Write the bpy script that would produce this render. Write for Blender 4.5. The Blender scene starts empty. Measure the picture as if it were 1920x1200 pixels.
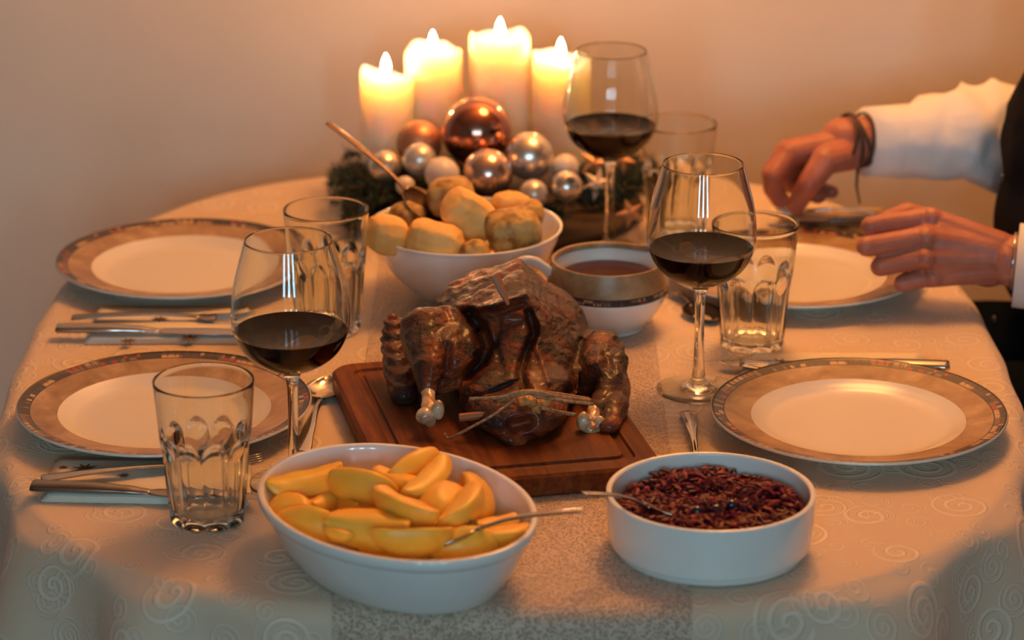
import bpy, bmesh, math, random
from math import sin, cos, pi, radians as R, atan2, sqrt
from mathutils import Vector, Matrix, noise
import numpy as np

random.seed(7)
sc = bpy.context.scene
COL = sc.collection
TZ = 0.75            # table top height
F, CH = 5500.0, .986  # focal length in pixels of the 1920 frame, camera height over the table
PT = math.atan(1925 / F)

# ------------------------------------------------------------------ camera
cam = bpy.data.cameras.new('camera')
cam.sensor_width = 36; cam.lens = 36 * F / 1920
cam.clip_start = .05; cam.clip_end = 50
cam.dof.use_dof = True; cam.dof.focus_distance = 2.64; cam.dof.aperture_fstop = 4.6
co = bpy.data.objects.new('camera', cam); COL.objects.link(co)
co.location = (0, 0, TZ + CH); co.rotation_euler = (pi / 2 - PT, 0, 0)
sc.camera = co
# ------------------------------------------------------------------ world, lights, exposure
w = bpy.data.worlds.new('world'); sc.world = w; w.use_nodes = True
w.node_tree.nodes['Background'].inputs[0].default_value = (.45, .66, 1, 1)
w.node_tree.nodes['Background'].inputs[1].default_value = 1.6
sc.view_settings.view_transform = 'Standard'; sc.view_settings.look = 'None'
sc.view_settings.gamma = 1; sc.view_settings.use_curve_mapping = False
sc.view_settings.exposure = -0.2
DAY_W = 21.0       # per window sash
GLOBE = 37.0
FLAME = 240.0
def area(name, loc, rot, sx, sy, watts, color):
    l = bpy.data.lights.new(name, 'AREA'); l.shape = 'RECTANGLE'; l.size = sx; l.size_y = sy
    l.energy = watts; l.color = color
    o = bpy.data.objects.new(name, l); COL.objects.link(o); o.location = loc; o.rotation_euler = rot
    return o
WX = (-.75, .05, .85)   # window sashes behind the camera
for i, x in enumerate(WX):
    area('window_daylight', (x, -1.99, 1.93), (pi / 2, 0, 0), .27, .75, DAY_W, (.46, .84, 1.0))
LAMP = (.34, 3.12, 2.02)   # warm pendant globe over the table, radiance GLOBE

# ------------------------------------------------------------------ helpers
def P(x, y, z=0.0):
    a = (x - 960) / F; b = (y - 600) / F
    dy = cos(PT) - b * sin(PT); dz = -sin(PT) - b * cos(PT)
    t = (z - CH) / dz
    return Vector((a * t, dy * t, TZ + z))
def PY(x, y, Y):
    a = (x - 960) / F; b = (y - 600) / F
    dy = cos(PT) - b * sin(PT); dz = -sin(PT) - b * cos(PT); t = Y / dy
    return Vector((a * t, Y, TZ + CH + dz * t))
def ppm(v):   # pixels per metre at a point
    return F / (v.y * cos(PT) + (TZ + CH - v.z) * sin(PT))

def tag(o, label=None, cat=None, group=None, kind=None):
    if label: o['label'] = label
    if cat: o['category'] = cat
    if group: o['group'] = group
    if kind: o['kind'] = kind
    return o
def thing(name, label, cat, loc=(0, 0, 0), rotz=0, group=None):
    o = bpy.data.objects.new(name, None); COL.objects.link(o); o.empty_display_size = .02
    o.location = loc; o.rotation_euler = (0, 0, rotz)
    return tag(o, label, cat, group)
def mk(name, src, mat, parent=None, origin=None, smooth=True, label=None, kind=None):
    """links a bmesh or mesh; vertices are in the parent's space, or world space with origin given"""
    if isinstance(src, bmesh.types.BMesh):
        me = bpy.data.meshes.new(name)
        if origin is not None:
            bmesh.ops.translate(src, verts=src.verts, vec=-Vector(origin))
        src.to_mesh(me); src.free()
    else: me = src
    if smooth:
        me.polygons.foreach_set('use_smooth', [True] * len(me.polygons))
    me.materials.clear()
    for m in (mat if isinstance(mat, (list, tuple)) else [mat]): me.materials.append(m)
    o = bpy.data.objects.new(name, me); COL.objects.link(o)
    if parent is not None: o.parent = parent
    elif origin is not None: o.location = origin
    if label: o['label'] = label
    if kind: o['kind'] = kind
    return o
def autosmooth(o, ang=40):
    me = o.data
    bm = bmesh.new(); bm.from_mesh(me)
    for e in bm.edges:
        if len(e.link_faces) == 2 and e.calc_face_angle(0) > R(ang): e.smooth = False
    bm.to_mesh(me); bm.free()
def dup(root, loc, rotz, label=None, cat=None, group=None):
    r = root.copy(); COL.objects.link(r); r.location = loc; r.rotation_euler = (0, 0, rotz)
    if label: r['label'] = label
    if group: r['group'] = group
    for ch in list(root.children):
        c = ch.copy(); COL.objects.link(c); c.parent = r
        for g in ch.children:
            d = g.copy(); COL.objects.link(d); d.parent = c
    return r

def lathe(prof, seg=64, bm=None, mod=None, center=(0, 0, 0)):
    """prof: list of (r,z). r==0 collapses to a pole."""
    bm = bm or bmesh.new(); cx, cy, cz = center
    rings = []
    for (r, z) in prof:
        if r <= 1e-7: rings.append([bm.verts.new((cx, cy, cz + z))])
        else:
            ring = []
            for k in range(seg):
                a = 2 * pi * k / seg
                rr, zz = (r, z) if mod is None else mod(r, z, a)
                ring.append(bm.verts.new((cx + rr * cos(a), cy + rr * sin(a), cz + zz)))
            rings.append(ring)
    for A, B in zip(rings, rings[1:]):
        if len(A) == 1 and len(B) == 1: continue
        for k in range(seg):
            k2 = (k + 1) % seg
            if len(A) == 1: bm.faces.new((A[0], B[k2], B[k]))
            elif len(B) == 1: bm.faces.new((A[k], A[k2], B[0]))
            else: bm.faces.new((A[k], A[k2], B[k2], B[k]))
    bmesh.ops.recalc_face_normals(bm, faces=bm.faces)
    return bm
def smooth_prof(pts, n=6):
    """Catmull-Rom through profile points; a third value of 1 marks a hard corner"""
    out = []
    p = [Vector(q[:2]) for q in pts]; hard = [len(q) > 2 and q[2] for q in pts]
    for i in range(len(p) - 1):
        a, b = p[i], p[i + 1]
        a0 = p[i - 1] if i > 0 and not hard[i] else a
        b1 = p[i + 2] if i + 2 < len(p) and not hard[i + 1] else b
        for k in range(n):
            t = k / n
            v = .5 * ((2 * a) + (b - a0) * t + (2 * a0 - 5 * a + 4 * b - b1) * t * t + (3 * a - a0 - 3 * b + b1) * t ** 3)
            out.append((max(v.x, 0), v.y))
    out.append(tuple(p[-1]))
    return out
def sweep(pts, ws, hs=None, up=(0, 0, 1), seg=12, bm=None, cap=True, power=2.0, sub=1):
    """lofts an elliptical section along a path"""
    bm = bm or bmesh.new(); pts = [Vector(p) for p in pts]; hs = hs or ws
    if sub > 1:
        np_, nw, nh = [], [], []
        for i in range(len(pts) - 1):
            a, b = pts[i], pts[i + 1]; a0 = pts[i - 1] if i else a; b1 = pts[i + 2] if i + 2 < len(pts) else b
            for k in range(sub):
                t = k / sub
                np_.append(.5 * ((2 * a) + (b - a0) * t + (2 * a0 - 5 * a + 4 * b - b1) * t * t + (3 * a - a0 - 3 * b + b1) * t ** 3))
                s = t * t * (3 - 2 * t)
                nw.append(ws[i] * (1 - s) + ws[i + 1] * s); nh.append(hs[i] * (1 - s) + hs[i + 1] * s)
        np_.append(pts[-1]); nw.append(ws[-1]); nh.append(hs[-1]); pts, ws, hs = np_, nw, nh
    up = Vector(up); rings = []
    for i, p in enumerate(pts):
        t = (pts[min(i + 1, len(pts) - 1)] - pts[max(i - 1, 0)]).normalized()
        side = t.cross(up)
        if side.length < 1e-4: side = t.cross(Vector((1, 0, 0)))
        side.normalize(); u = side.cross(t).normalized()
        ring = []
        for k in range(seg):
            a = 2 * pi * k / seg; c, s = cos(a), sin(a)
            c = math.copysign(abs(c) ** (2 / power), c); s = math.copysign(abs(s) ** (2 / power), s)
            ring.append(bm.verts.new(p + side * ws[i] * c + u * hs[i] * s))
        rings.append(ring)
    for A, B in zip(rings, rings[1:]):
        for k in range(seg): bm.faces.new((A[k], A[(k + 1) % seg], B[(k + 1) % seg], B[k]))
    if cap:
        bm.faces.new(rings[0][::-1]); bm.faces.new(rings[-1])
    bmesh.ops.recalc_face_normals(bm, faces=bm.faces)
    return bm
def box(bm, c, s, rot=None, bev=0):
    r = bmesh.ops.create_cube(bm, size=1)
    vs = r['verts']; M = Matrix.Translation(c) @ (rot or Matrix.Identity(4)) @ Matrix.Diagonal((s[0], s[1], s[2], 1))
    bmesh.ops.transform(bm, matrix=M, verts=vs)
    if bev:
        es = list({e for v in vs for e in v.link_edges})
        bmesh.ops.bevel(bm, geom=es, offset=bev, segments=2, affect='EDGES', profile=.5)
    return bm
def ball(bm, c, r, rot=None, sub=3):
    r3 = (r, r, r) if isinstance(r, (int, float)) else r
    M = Matrix.Translation(c) @ (rot or Matrix.Identity(4)) @ Matrix.Diagonal((*r3, 1))
    bmesh.ops.create_icosphere(bm, subdivisions=sub, radius=1, matrix=M)
def capsule(bm, pts, rs, seg=14):
    pts = [Vector(p) for p in pts]
    for p, r in zip(pts, rs): ball(bm, p, r, sub=2)
    for (a, b), (ra, rb) in zip(zip(pts, pts[1:]), zip(rs, rs[1:])):
        d = b - a
        if d.length < 1e-5: continue
        up = (0, 0, 1) if abs(d.normalized().z) < .9 else (1, 0, 0)
        sweep([a, b], [ra * .99, rb * .99], up=up, seg=seg, bm=bm)
def hull(bm, pts):
    t = bmesh.new()
    for p in pts: t.verts.new(p)
    bmesh.ops.convex_hull(t, input=t.verts)
    bmesh.ops.recalc_face_normals(t, faces=t.faces)
    me = bpy.data.meshes.new('tmp'); t.to_mesh(me); t.free(); bm.from_mesh(me); bpy.data.meshes.remove(me)
def fuse(bm, voxel, it=4, fac=.5):
    """union of the overlapping closed volumes as one continuous surface"""
    me = bpy.data.meshes.new('tmp'); bm.to_mesh(me); bm.free()
    o = bpy.data.objects.new('tmp', me); COL.objects.link(o)
    m = o.modifiers.new('r', 'REMESH'); m.mode = 'VOXEL'; m.voxel_size = voxel
    s = o.modifiers.new('s', 'SMOOTH'); s.factor = fac; s.iterations = it
    dg = bpy.context.evaluated_depsgraph_get()
    out = bpy.data.meshes.new_from_object(o.evaluated_get(dg), depsgraph=dg)
    bpy.data.objects.remove(o); bpy.data.meshes.remove(me)
    r = bmesh.new(); r.from_mesh(out); bpy.data.meshes.remove(out)
    return r

# ------------------------------------------------------------------ material kit
class N:
    def __init__(s, name):
        s.m = bpy.data.materials.new(name); s.m.use_nodes = True; s.t = s.m.node_tree
        s.b = s.t.nodes['Principled BSDF']; s.out = s.t.nodes['Material Output']
        s.tc = s.t.nodes.new('ShaderNodeTexCoord')
    def n(s, typ, **k):
        x = s.t.nodes.new('ShaderNode' + typ)
        for a, v in k.items(): setattr(x, a, v)
        return x
    def l(s, a, b): s.t.links.new(a, b)
    def val(s, x, sock):
        if hasattr(x, 'is_linked') or hasattr(x, 'links'): s.l(x, sock)
        else: sock.default_value = x
    def math(s, op, a, b=0.0, c=0.0, clamp=False):
        x = s.n('Math', operation=op, use_clamp=clamp)
        s.val(a, x.inputs[0]); s.val(b, x.inputs[1]); s.val(c, x.inputs[2]); return x.outputs[0]
    def vmath(s, op, a, b=(0, 0, 0)):
        x = s.n('VectorMath', operation=op); s.val(a, x.inputs[0])
        if op == 'SCALE': s.val(b, x.inputs[3])
        else: s.val(b, x.inputs[1])
        return x.outputs[1] if op in ('LENGTH', 'DOT_PRODUCT') else x.outputs[0]
    def ramp(s, fac, stops, const=False):
        x = s.n('ValToRGB'); s.l(fac, x.inputs[0]); e = x.color_ramp.elements
        if const: x.color_ramp.interpolation = 'CONSTANT'
        while len(e) > 1: e.remove(e[-1])
        e[0].position = stops[0][0]; e[0].color = (*stops[0][1], 1)
        for p_, c in stops[1:]:
            q = e.new(p_); q.color = (*c, 1)
        return x.outputs[0]
    def mix(s, f, a, b, mode='MIX'):
        x = s.n('Mix', data_type='RGBA', blend_type=mode)
        s.val(f, x.inputs[0])
        for v, i in ((a, 6), (b, 7)):
            if isinstance(v, tuple): x.inputs[i].default_value = (*v, 1)
            else: s.l(v, x.inputs[i])
        return x.outputs[2]
    def noise(s, scale, detail=3, rough=.55, vec=None, dist=0):
        x = s.n('TexNoise'); x.inputs['Scale'].default_value = scale; x.inputs['Detail'].default_value = detail
        x.inputs['Roughness'].default_value = rough; x.inputs['Distortion'].default_value = dist
        s.l(vec or s.tc.outputs['Object'], x.inputs['Vector']); return x.outputs['Fac']
    def mapping(s, scale, vec=None, rot=(0, 0, 0), loc=(0, 0, 0)):
        x = s.n('Mapping'); x.inputs['Scale'].default_value = scale; x.inputs['Rotation'].default_value = rot
        x.inputs['Location'].default_value = loc
        s.l(vec or s.tc.outputs['Object'], x.inputs['Vector']); return x.outputs[0]
    def bump(s, h, dist=.001, strength=1.0, normal=None):
        x = s.n('Bump'); x.inputs['Strength'].default_value = strength; x.inputs['Distance'].default_value = dist
        s.l(h, x.inputs['Height'])
        if normal: s.l(normal, x.inputs['Normal'])
        s.l(x.outputs[0], s.b.inputs['Normal']); return x.outputs[0]
    def set(s, **k):
        for a, v in k.items():
            i = s.b.inputs[a.replace('_', ' ')]
            if isinstance(v, tuple) and len(v) == 3 and i.type == 'RGBA': v = (*v, 1)
            s.val(v, i)
        return s
def plain(name, col, rough=.5, metal=0, **k):
    m = N(name); m.set(Base_Color=col, Roughness=rough, Metallic=metal, **k); return m.m

# --- wall
m = N('plaster'); h = m.noise(9, 4, .6); h2 = m.noise(2.2, 3)
m.set(Base_Color=m.ramp(h2, [(.3, (.82, .70, .58)), (.7, (.87, .75, .63))]), Roughness=.9)
m.bump(m.math('ADD', h, m.math('MULTIPLY', m.noise(90, 3), .4)), .004, .35); WALL = m.m
CEIL = plain('ceiling_paint', (.55, .44, .36), .9)  # unseen ceiling, toned down so it bounces less light
WALLD = plain('low_bounce_wall_brown', (.36, .25, .18), .9)  # unseen walls, brown chosen to cut bounce light and deepen shadows
m = N('floor_wood'); v = m.mapping((1, 9, 1)); m.set(Base_Color=m.ramp(m.noise(3, 4, vec=v), [(.3, (.10, .045, .02)), (.7, (.20, .09, .04))]), Roughness=.4); FLOOR = m.m
# --- table cloth with woven spirals
def cloth_mat(name, c0, c1, scale=13.5):
    m = N(name); uv = m.tc.outputs['UV']
    lines = None
    for sc_, off in ((scale, 0), (scale * 1.9, 7.3)):
        vec = m.mapping((sc_, sc_, 1), vec=uv, loc=(off, off * .6, 0))
        vo = m.n('TexVoronoi', voronoi_dimensions='2D'); vo.inputs['Scale'].default_value = 1; vo.inputs['Randomness'].default_value = .75
        m.l(vec, vo.inputs['Vector'])
        d = m.vmath('SUBTRACT', vec, vo.outputs['Position'])
        sx = m.n('SeparateXYZ'); m.l(d, sx.inputs[0]); sr = m.n('SeparateColor'); m.l(vo.outputs['Color'], sr.inputs[0])
        ang = m.math('ARCTAN2', sx.outputs[1], sx.outputs[0])
        r = vo.outputs['Distance']
        tw = m.math('ADD', 36, m.math('MULTIPLY', sr.outputs[0], 14))
        ph = m.math('ADD', m.math('ADD', ang, m.math('MULTIPLY', sr.outputs[2], 6.28)), m.math('MULTIPLY', r, tw))
        s = m.math('SINE', ph)
        s = m.math('SMOOTH_MAX', m.math('MULTIPLY', m.math('SUBTRACT', s, .1), 1.6), 0, .1)
        s = m.math('MINIMUM', s, 1)
        lim = m.math('ADD', .26, m.math('MULTIPLY', sr.outputs[1], .22))
        mask = m.math('MULTIPLY', m.math('SUBTRACT', lim, r), 25, clamp=True)
        s = m.math('MULTIPLY', s, mask)
        lines = s if lines is None else m.math('MAXIMUM', lines, m.math('MULTIPLY', s, .8))
    fine = m.noise(900, 1, vec=uv)
    col = m.mix(lines, c0, c1)
    m.set(Base_Color=col, Roughness=m.math('SUBTRACT', .75, m.math('MULTIPLY', lines, .25)), Sheen_Weight=.15)
    hh = m.math('ADD', m.math('MULTIPLY', lines, 1), m.math('MULTIPLY', fine, .35))
    hh = m.math('ADD', hh, m.math('MULTIPLY', m.noise(9, 2, vec=uv), 3))
    m.bump(hh, .0012, .7)
    return m.m
CLOTH = cloth_mat('damask_cloth', (.64, .50, .365), (.72, .60, .47))
m = N('runner_cloth'); uv = m.tc.outputs['UV']
vo = m.n('TexVoronoi'); vo.inputs['Scale'].default_value = 1; m.l(m.mapping((430, 560, 1), vec=uv, rot=(0, 0, .5)), vo.inputs['Vector'])
dots = m.ramp(vo.outputs['Distance'], [(.22, (0, 0, 0)), (.6, (1, 1, 1))])
m.set(Base_Color=m.mix(dots, m.mix(m.noise(5, 3, vec=uv), (.22, .155, .11), (.30, .21, .145)), (.58, .44, .33)), Roughness=.6, Sheen_Weight=.2)
m.bump(dots, .0006, .8); RUNNER = m.m
# --- ceramics
PORC = plain('porcelain', (.68, .64, .57), .24, Coat_Weight=.12, Coat_Roughness=.12)
PORCB = plain('stoneware_white', (.80, .80, .78), .16, Coat_Weight=.5, Coat_Roughness=.04)
def printed(name, rad_in, rad_edge, mosaic0, mosaic1, use_z=False):
    m = N(name); o = m.tc.outputs['Object']; sx = m.n('SeparateXYZ'); m.l(o, sx.inputs[0])
    ang = m.math('ARCTAN2', sx.outputs[1], sx.outputs[0])
    rr = m.math('SQRT', m.math('ADD', m.math('POWER', sx.outputs[0], 2), m.math('POWER', sx.outputs[1], 2)))
    if use_z: rr = sx.outputs[2]
    marble = m.ramp(m.noise(22, 5, .62, dist=.8), [(.3, (.19, .10, .042)), (.5, (.34, .205, .10)), (.72, (.50, .34, .19))])
    t = m.math('DIVIDE', m.math('SUBTRACT', rr, mosaic0), mosaic1 - mosaic0)
    a = m.math('MULTIPLY', ang, 12)
    jit = m.math('MULTIPLY', m.math('SINE', m.math('MULTIPLY', ang, 41)), .6)
    cell = m.math('FLOOR', m.math('ADD', a, jit))
    band = m.math('FLOOR', m.math('MULTIPLY', t, 2.0))
    cmb = m.n('CombineXYZ'); m.l(cell, cmb.inputs[0]); m.l(band, cmb.inputs[1])
    wn = m.n('TexWhiteNoise', noise_dimensions='2D'); m.l(cmb.outputs[0], wn.inputs['Vector'])
    mos = m.ramp(wn.outputs['Value'], [(0, (.035, .03, .035)), (.34, (.50, .33, .18)), (.44, (.10, .055, .04)), (.58, (.42, .27, .15)), (.65, (.05, .055, .075)), (.80, (.40, .035, .02)), (.88, (.20, .12, .08))], True)
    zig = m.math('GREATER_THAN', m.math('ADD', m.math('PINGPONG', m.math('MULTIPLY', ang, 34), 1), m.math('MULTIPLY', t, .6)), 1.05)
    mos = m.mix(m.math('MULTIPLY', zig, .75), mos, (.045, .03, .03))
    inm = m.math('MULTIPLY', m.math('GREATER_THAN', rr, mosaic0) if not use_z else m.math('LESS_THAN', rr, mosaic0), 1)
    col = m.mix(inm, marble, mos)
    line = m.math('LESS_THAN', m.math('ABSOLUTE', m.math('SUBTRACT', rr, mosaic0)), .0006)
    line2 = m.math('LESS_THAN', m.math('ABSOLUTE', m.math('SUBTRACT', rr, mosaic1)), .0008)
    col = m.mix(m.math('MAXIMUM', line, line2), col, (.02, .015, .015))
    m.set(Base_Color=col, Roughness=.3, Coat_Weight=.12, Coat_Roughness=.1, Specular_IOR_Level=.4); return m.m
PLATE_PRINT = printed('plate_print', .098, .1345, .1232, .1335)
GRAVY_PRINT = printed('gravy_print', .05, .07, .0480, .0415, True)
# --- glass & metal
def glassmat(name, col=(1, 1, 1), ior=1.48, rough=0):
    m = N(name); g = m.n('BsdfGlass'); g.inputs['Color'].default_value = (*col, 1); g.inputs['IOR'].default_value = ior
    g.inputs['Roughness'].default_value = rough; m.l(g.outputs[0], m.out.inputs['Surface']); return m.m
GLASS = glassmat('clear_glass', (.97, .98, .97), 1.42)
WINE = plain('red_wine', (.005, .0002, .0003), .03, IOR=1.33, Specular_IOR_Level=.06)
STEEL = plain('steel', (.46, .44, .42), .13, 1)
DARKSTEEL = plain('satin_steel', (.27, .245, .23), .24, 1)
# --- food
m = N('roast_skin'); o = m.tc.outputs['Object']
n1 = m.noise(26, 5, .6, dist=.5); n2 = m.noise(11, 3)
col = m.ramp(n1, [(.36, (.010, .004, .003)), (.48, (.050, .009, .003)), (.58, (.22, .031, .004)), (.70, (.42, .085, .010))])
col = m.mix(m.ramp(n2, [(.42, (0, 0, 0)), (.62, (.75, .75, .75))]), col, (.028, .008, .005))
vo = m.n('TexVoronoi'); vo.inputs['Scale'].default_value = 260; m.l(m.mapping((1, 1, 1.6)), vo.inputs['Vector'])
por = vo.outputs['Distance']
m.set(Base_Color=col, Roughness=m.math('ADD', .28, m.math('MULTIPLY', n1, .20)), Coat_Weight=.32, Coat_Roughness=.22, Specular_IOR_Level=.4)
hh = m.math('ADD', m.math('MULTIPLY', por, .7), m.math('MULTIPLY', m.noise(150, 6, .75), 2.2))
wv = m.n('TexWave', bands_direction='Z'); wv.inputs['Scale'].default_value = 55; wv.inputs['Distortion'].default_value = 9; wv.inputs['Detail'].default_value = 3
m.l(o, wv.inputs['Vector'])
hh = m.math('ADD', hh, m.math('MULTIPLY', wv.outputs['Fac'], .35))
m.bump(hh, .0011, 1.0); ROAST = m.m
BONE = N('bone'); BONE.set(Base_Color=BONE.ramp(BONE.noise(70, 3), [(.35, (.34, .14, .05)), (.6, (.62, .47, .30))]), Roughness=.25, Coat_Weight=.5); BONE = BONE.m
RAFFIA = N('raffia'); RAFFIA.set(Base_Color=RAFFIA.ramp(RAFFIA.noise(300, 2), [(.3, (.20, .09, .04)), (.7, (.50, .30, .15))]), Roughness=.55); RAFFIA = RAFFIA.m
PICK = plain('skewer_wood', (.34, .13, .05), .5)
m = N('potato'); nn = m.noise(40, 3)
m.set(Base_Color=m.ramp(nn, [(.3, (.90, .44, .035)), (.7, (.96, .57, .08))]), Roughness=.42, Subsurface_Weight=.25, Subsurface_Scale=.006, Subsurface_Radius=(1, .5, .1))
m.bump(m.noise(150, 3), .0006, .6); POTATO = m.m
m = N('dumpling'); m.set(Base_Color=m.ramp(m.noise(30, 4), [(.3, (.78, .42, .10)), (.7, (.90, .56, .18))]), Roughness=.6, Subsurface_Weight=.2, Subsurface_Scale=.006, Subsurface_Radius=(1, .5, .2))
m.bump(m.noise(160, 4), .001, .6); DUMP = m.m
m = N('dumpling_brown'); m.set(Base_Color=m.ramp(m.noise(55, 4), [(.38, (.24, .12, .03)), (.5, (.52, .31, .09)), (.7, (.62, .40, .13))]), Roughness=.6)
m.bump(m.noise(120, 4), .0015, .7); DUMPB = m.m
m = N('red_cabbage'); gi = m.n('NewGeometry')
m.set(Base_Color=m.ramp(gi.outputs['Random Per Island'], [(0, (.045, .003, .009)), (.5, (.11, .006, .016)), (.85, (.20, .009, .018)), (.97, (.28, .035, .03))]), Roughness=.5, Specular_IOR_Level=.28)
m.bump(m.noise(200, 3), .0008, .6); CABB = m.m
BERRY = plain('berry', (.012, .010, .03), .15, Coat_Weight=.5)
GRAVY = plain('gravy', (.055, .018, .007), .2, Specular_IOR_Level=.3)
# --- wood board
m = N('board_wood'); v = m.mapping((14, 1, 14), rot=(0, 0, 0))
g = m.noise(9, 5, .6, vec=v, dist=.4); fine = m.noise(60, 3, vec=m.mapping((22, 1.2, 8)))
col = m.ramp(g, [(.28, (.06, .013, .003)), (.5, (.17, .040, .007)), (.72, (.31, .085, .015))])
wa = m.noise(5, 3); col = m.mix(m.ramp(wa, [(.5, (0, 0, 0)), (.75, (.6, .6, .6))]), col, (.05, .011, .004))
m.set(Base_Color=m.mix(m.math('MULTIPLY', fine, .6), col, (.07, .016, .004)), Roughness=.5, Specular_IOR_Level=.18); m.bump(fine, .0005, .6); BOARD = m.m
# --- candles
m = N('wax'); m.set(Base_Color=(.95, .76, .56), Roughness=.45, Subsurface_Weight=1, Subsurface_Scale=.13, Subsurface_Radius=(1, .5, .27)); WAX = m.m
m = N('flame'); e = m.n('Emission'); e.inputs[0].default_value = (1, .48, .20, 1); e.inputs[1].default_value = FLAME; m.l(e.outputs[0], m.out.inputs['Surface']); FLM = m.m
WICK = plain('wick', (.02, .015, .01), .9)
# --- baubles, greens
def bauble_mat(name, col, rough, metal): return plain(name, col, rough, metal, Coat_Weight=.6, Coat_Roughness=.03)
B_ROSE = bauble_mat('rose_glass', (.52, .22, .16), .14, 1)
B_COP = bauble_mat('copper_matte', (.62, .28, .16), .42, .7)
B_SIL = bauble_mat('champagne_silver', (.78, .70, .60), .26, .85)
B_PNK = bauble_mat('pink_silver', (.70, .50, .42), .18, .9)
B_PRL = bauble_mat('pearl', (.72, .66, .58), .30, .55)
B_MAT = bauble_mat('matte_white', (.74, .66, .58), .6, .1)
FIR = N('fir'); gi = FIR.n('NewGeometry'); FIR.set(Base_Color=FIR.ramp(gi.outputs['Random Per Island'], [(0, (.008, .022, .016)), (1, (.03, .06, .035))]), Roughness=.6); FIR = FIR.m
TWIG = plain('twig_bark', (.05, .028, .015), .8)
GLIT = plain('copper_glitter', (.62, .34, .18), .4, .6)
GLITB = plain('pale_star', (.72, .56, .42), .5, .2)
# --- cloths, skin
NAPK = N('napkin_paper'); NAPK.set(Base_Color=(.72, .66, .56), Roughness=.9); NAPK.bump(NAPK.noise(500, 2), .0004, .6); NAPK = NAPK.m
NAPG = N('napkin_gold'); NAPG.set(Base_Color=(.60, .42, .22), Roughness=.85); NAPG.bump(NAPG.noise(500, 2), .0004, .6); NAPG = NAPG.m
STARB = plain('star_print', (.12, .07, .035), .7)
m = N('skin'); m.set(Base_Color=m.ramp(m.noise(24, 4), [(.32, (.33, .10, .065)), (.7, (.50, .19, .125))]), Roughness=.48, Subsurface_Weight=.12, Subsurface_Scale=.008, Subsurface_Radius=(1, .35, .2)); m.bump(m.math('ADD', m.noise(160, 4), m.noise(45, 3)), .0012, .6); SKIN = m.m
m = N('shirt_cotton'); m.set(Base_Color=(.78, .78, .80), Roughness=.85, Sheen_Weight=.2); m.bump(m.noise(22, 2), .010, .5); SHIRT = m.m
m = N('vest_wool'); m.set(Base_Color=(.006, .007, .011), Roughness=.9); m.bump(m.noise(300, 2), .0006, .5); m.set(Specular_IOR_Level=.08); VEST = m.m
TROU = plain('trousers_wool', (.004, .006, .009), .95, Specular_IOR_Level=.05)
HAIR = plain('hair_brown', (.05, .03, .018), .6)
CORD = plain('bracelet_leather', (.055, .028, .016), .6)
WOODF = plain('chair_wood', (.09, .04, .02), .45)
SHOE = plain('shoe_leather', (.02, .014, .012), .4)
EYE = plain('eye_white', (.8, .78, .75), .2)
BUTTON = plain('button', (.02, .02, .022), .25)

# ================================================================== ROOM
def slab(name, c, s, mat):
    o = mk(name, box(bmesh.new(), c, s), mat, smooth=False); o['kind'] = 'structure'; return o
WY = 3.56
slab('floor', (0, .8, -.05), (6.2, 5.8, .1), FLOOR)
slab('ceiling', (0, .8, 2.55), (6.2, 5.8, .1), CEIL)
slab('wall_back', (0, WY + .05, 1.25), (6.2, .1, 2.5), WALL)
slab('wall_left', (-3.05, .8, 1.25), (.1, 5.5, 2.5), WALLD)
slab('wall_right', (3.05, .8, 1.25), (.1, 5.5, 2.5), WALLD)
slab('baseboard_back', (0, WY - .01, .05), (6.0, .018, .1), plain('baseboard_white', (.7, .66, .6), .5))
# wall behind the camera with the three-light window opening
bm = bmesh.new()
x0, x1, z0, z1 = -1.10, 1.20, 1.45, 2.40
for c, s in ((((-3 + x0) / 2, -2.05, 1.25), (3 + x0, .1, 2.5)), (((3 + x1) / 2, -2.05, 1.25), (3 - x1, .1, 2.5)),
             ((.05, -2.05, z0 / 2), (x1 - x0, .1, z0)), ((.05, -2.05, (2.5 + z1) / 2), (x1 - x0, .1, 2.5 - z1)),
             ((-.35, -2.05, 1.925), (.20, .1, .95)), ((.45, -2.05, 1.925), (.20, .1, .95))):
    box(bm, c, s)
o = mk('wall_front', bm, WALLD, smooth=False); o['kind'] = 'structure'
FRM = plain('window_frame_white', (.75, .75, .73), .4)
for i, x in enumerate(WX):
    win = thing('window_%d' % (i + 1), None, None, (x, -2.05, z0)); win['kind'] = 'structure'
    bm = bmesh.new()
    for c, sz in (((0, 0, .04), (.6, .08, .08)), ((0, 0, .91), (.6, .08, .08)), ((-.26, 0, .475), (.08, .08, .95)), ((.26, 0, .475), (.08, .08, .95))):
        box(bm, c, sz, bev=.004)
    mk('window_frame', bm, FRM, win, smooth=False)
    mk('pane', box(bmesh.new(), (0, -.03, .475), (.46, .006, .82)), glassmat('pane_glass', (1, 1, 1), 1.01), win, smooth=False)
    mk('window_sill', box(bmesh.new(), (0, .09, -.01), (.66, .16, .03), bev=.005), FRM, win, smooth=False)
# pendant globe above the table
lamp = thing('pendant_lamp', 'round warm glowing globe lamp hanging above the dining table', 'lamp', LAMP)
m = N('lamp_glow'); e = m.n('Emission'); e.inputs[0].default_value = (1, .405, .10, 1); e.inputs[1].default_value = GLOBE; m.l(e.outputs[0], m.out.inputs['Surface'])
bm = bmesh.new(); ball(bm, (0, 0, 0), .20, sub=4); mk('globe', bm, m.m, lamp)
mk('fitter', lathe([(0, .24), (.03, .24), (.045, .21), (.05, .193), (0, .193)], 32), STEEL, lamp)
mk('cord', sweep([(0, 0, .238), (0, 0, .47)], [.003, .003], seg=8), WICK, lamp)
mk('ceiling_rose', lathe([(0, .48), (.05, .48), (.045, .46), (0, .455)], 32), FRM, lamp)

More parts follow.
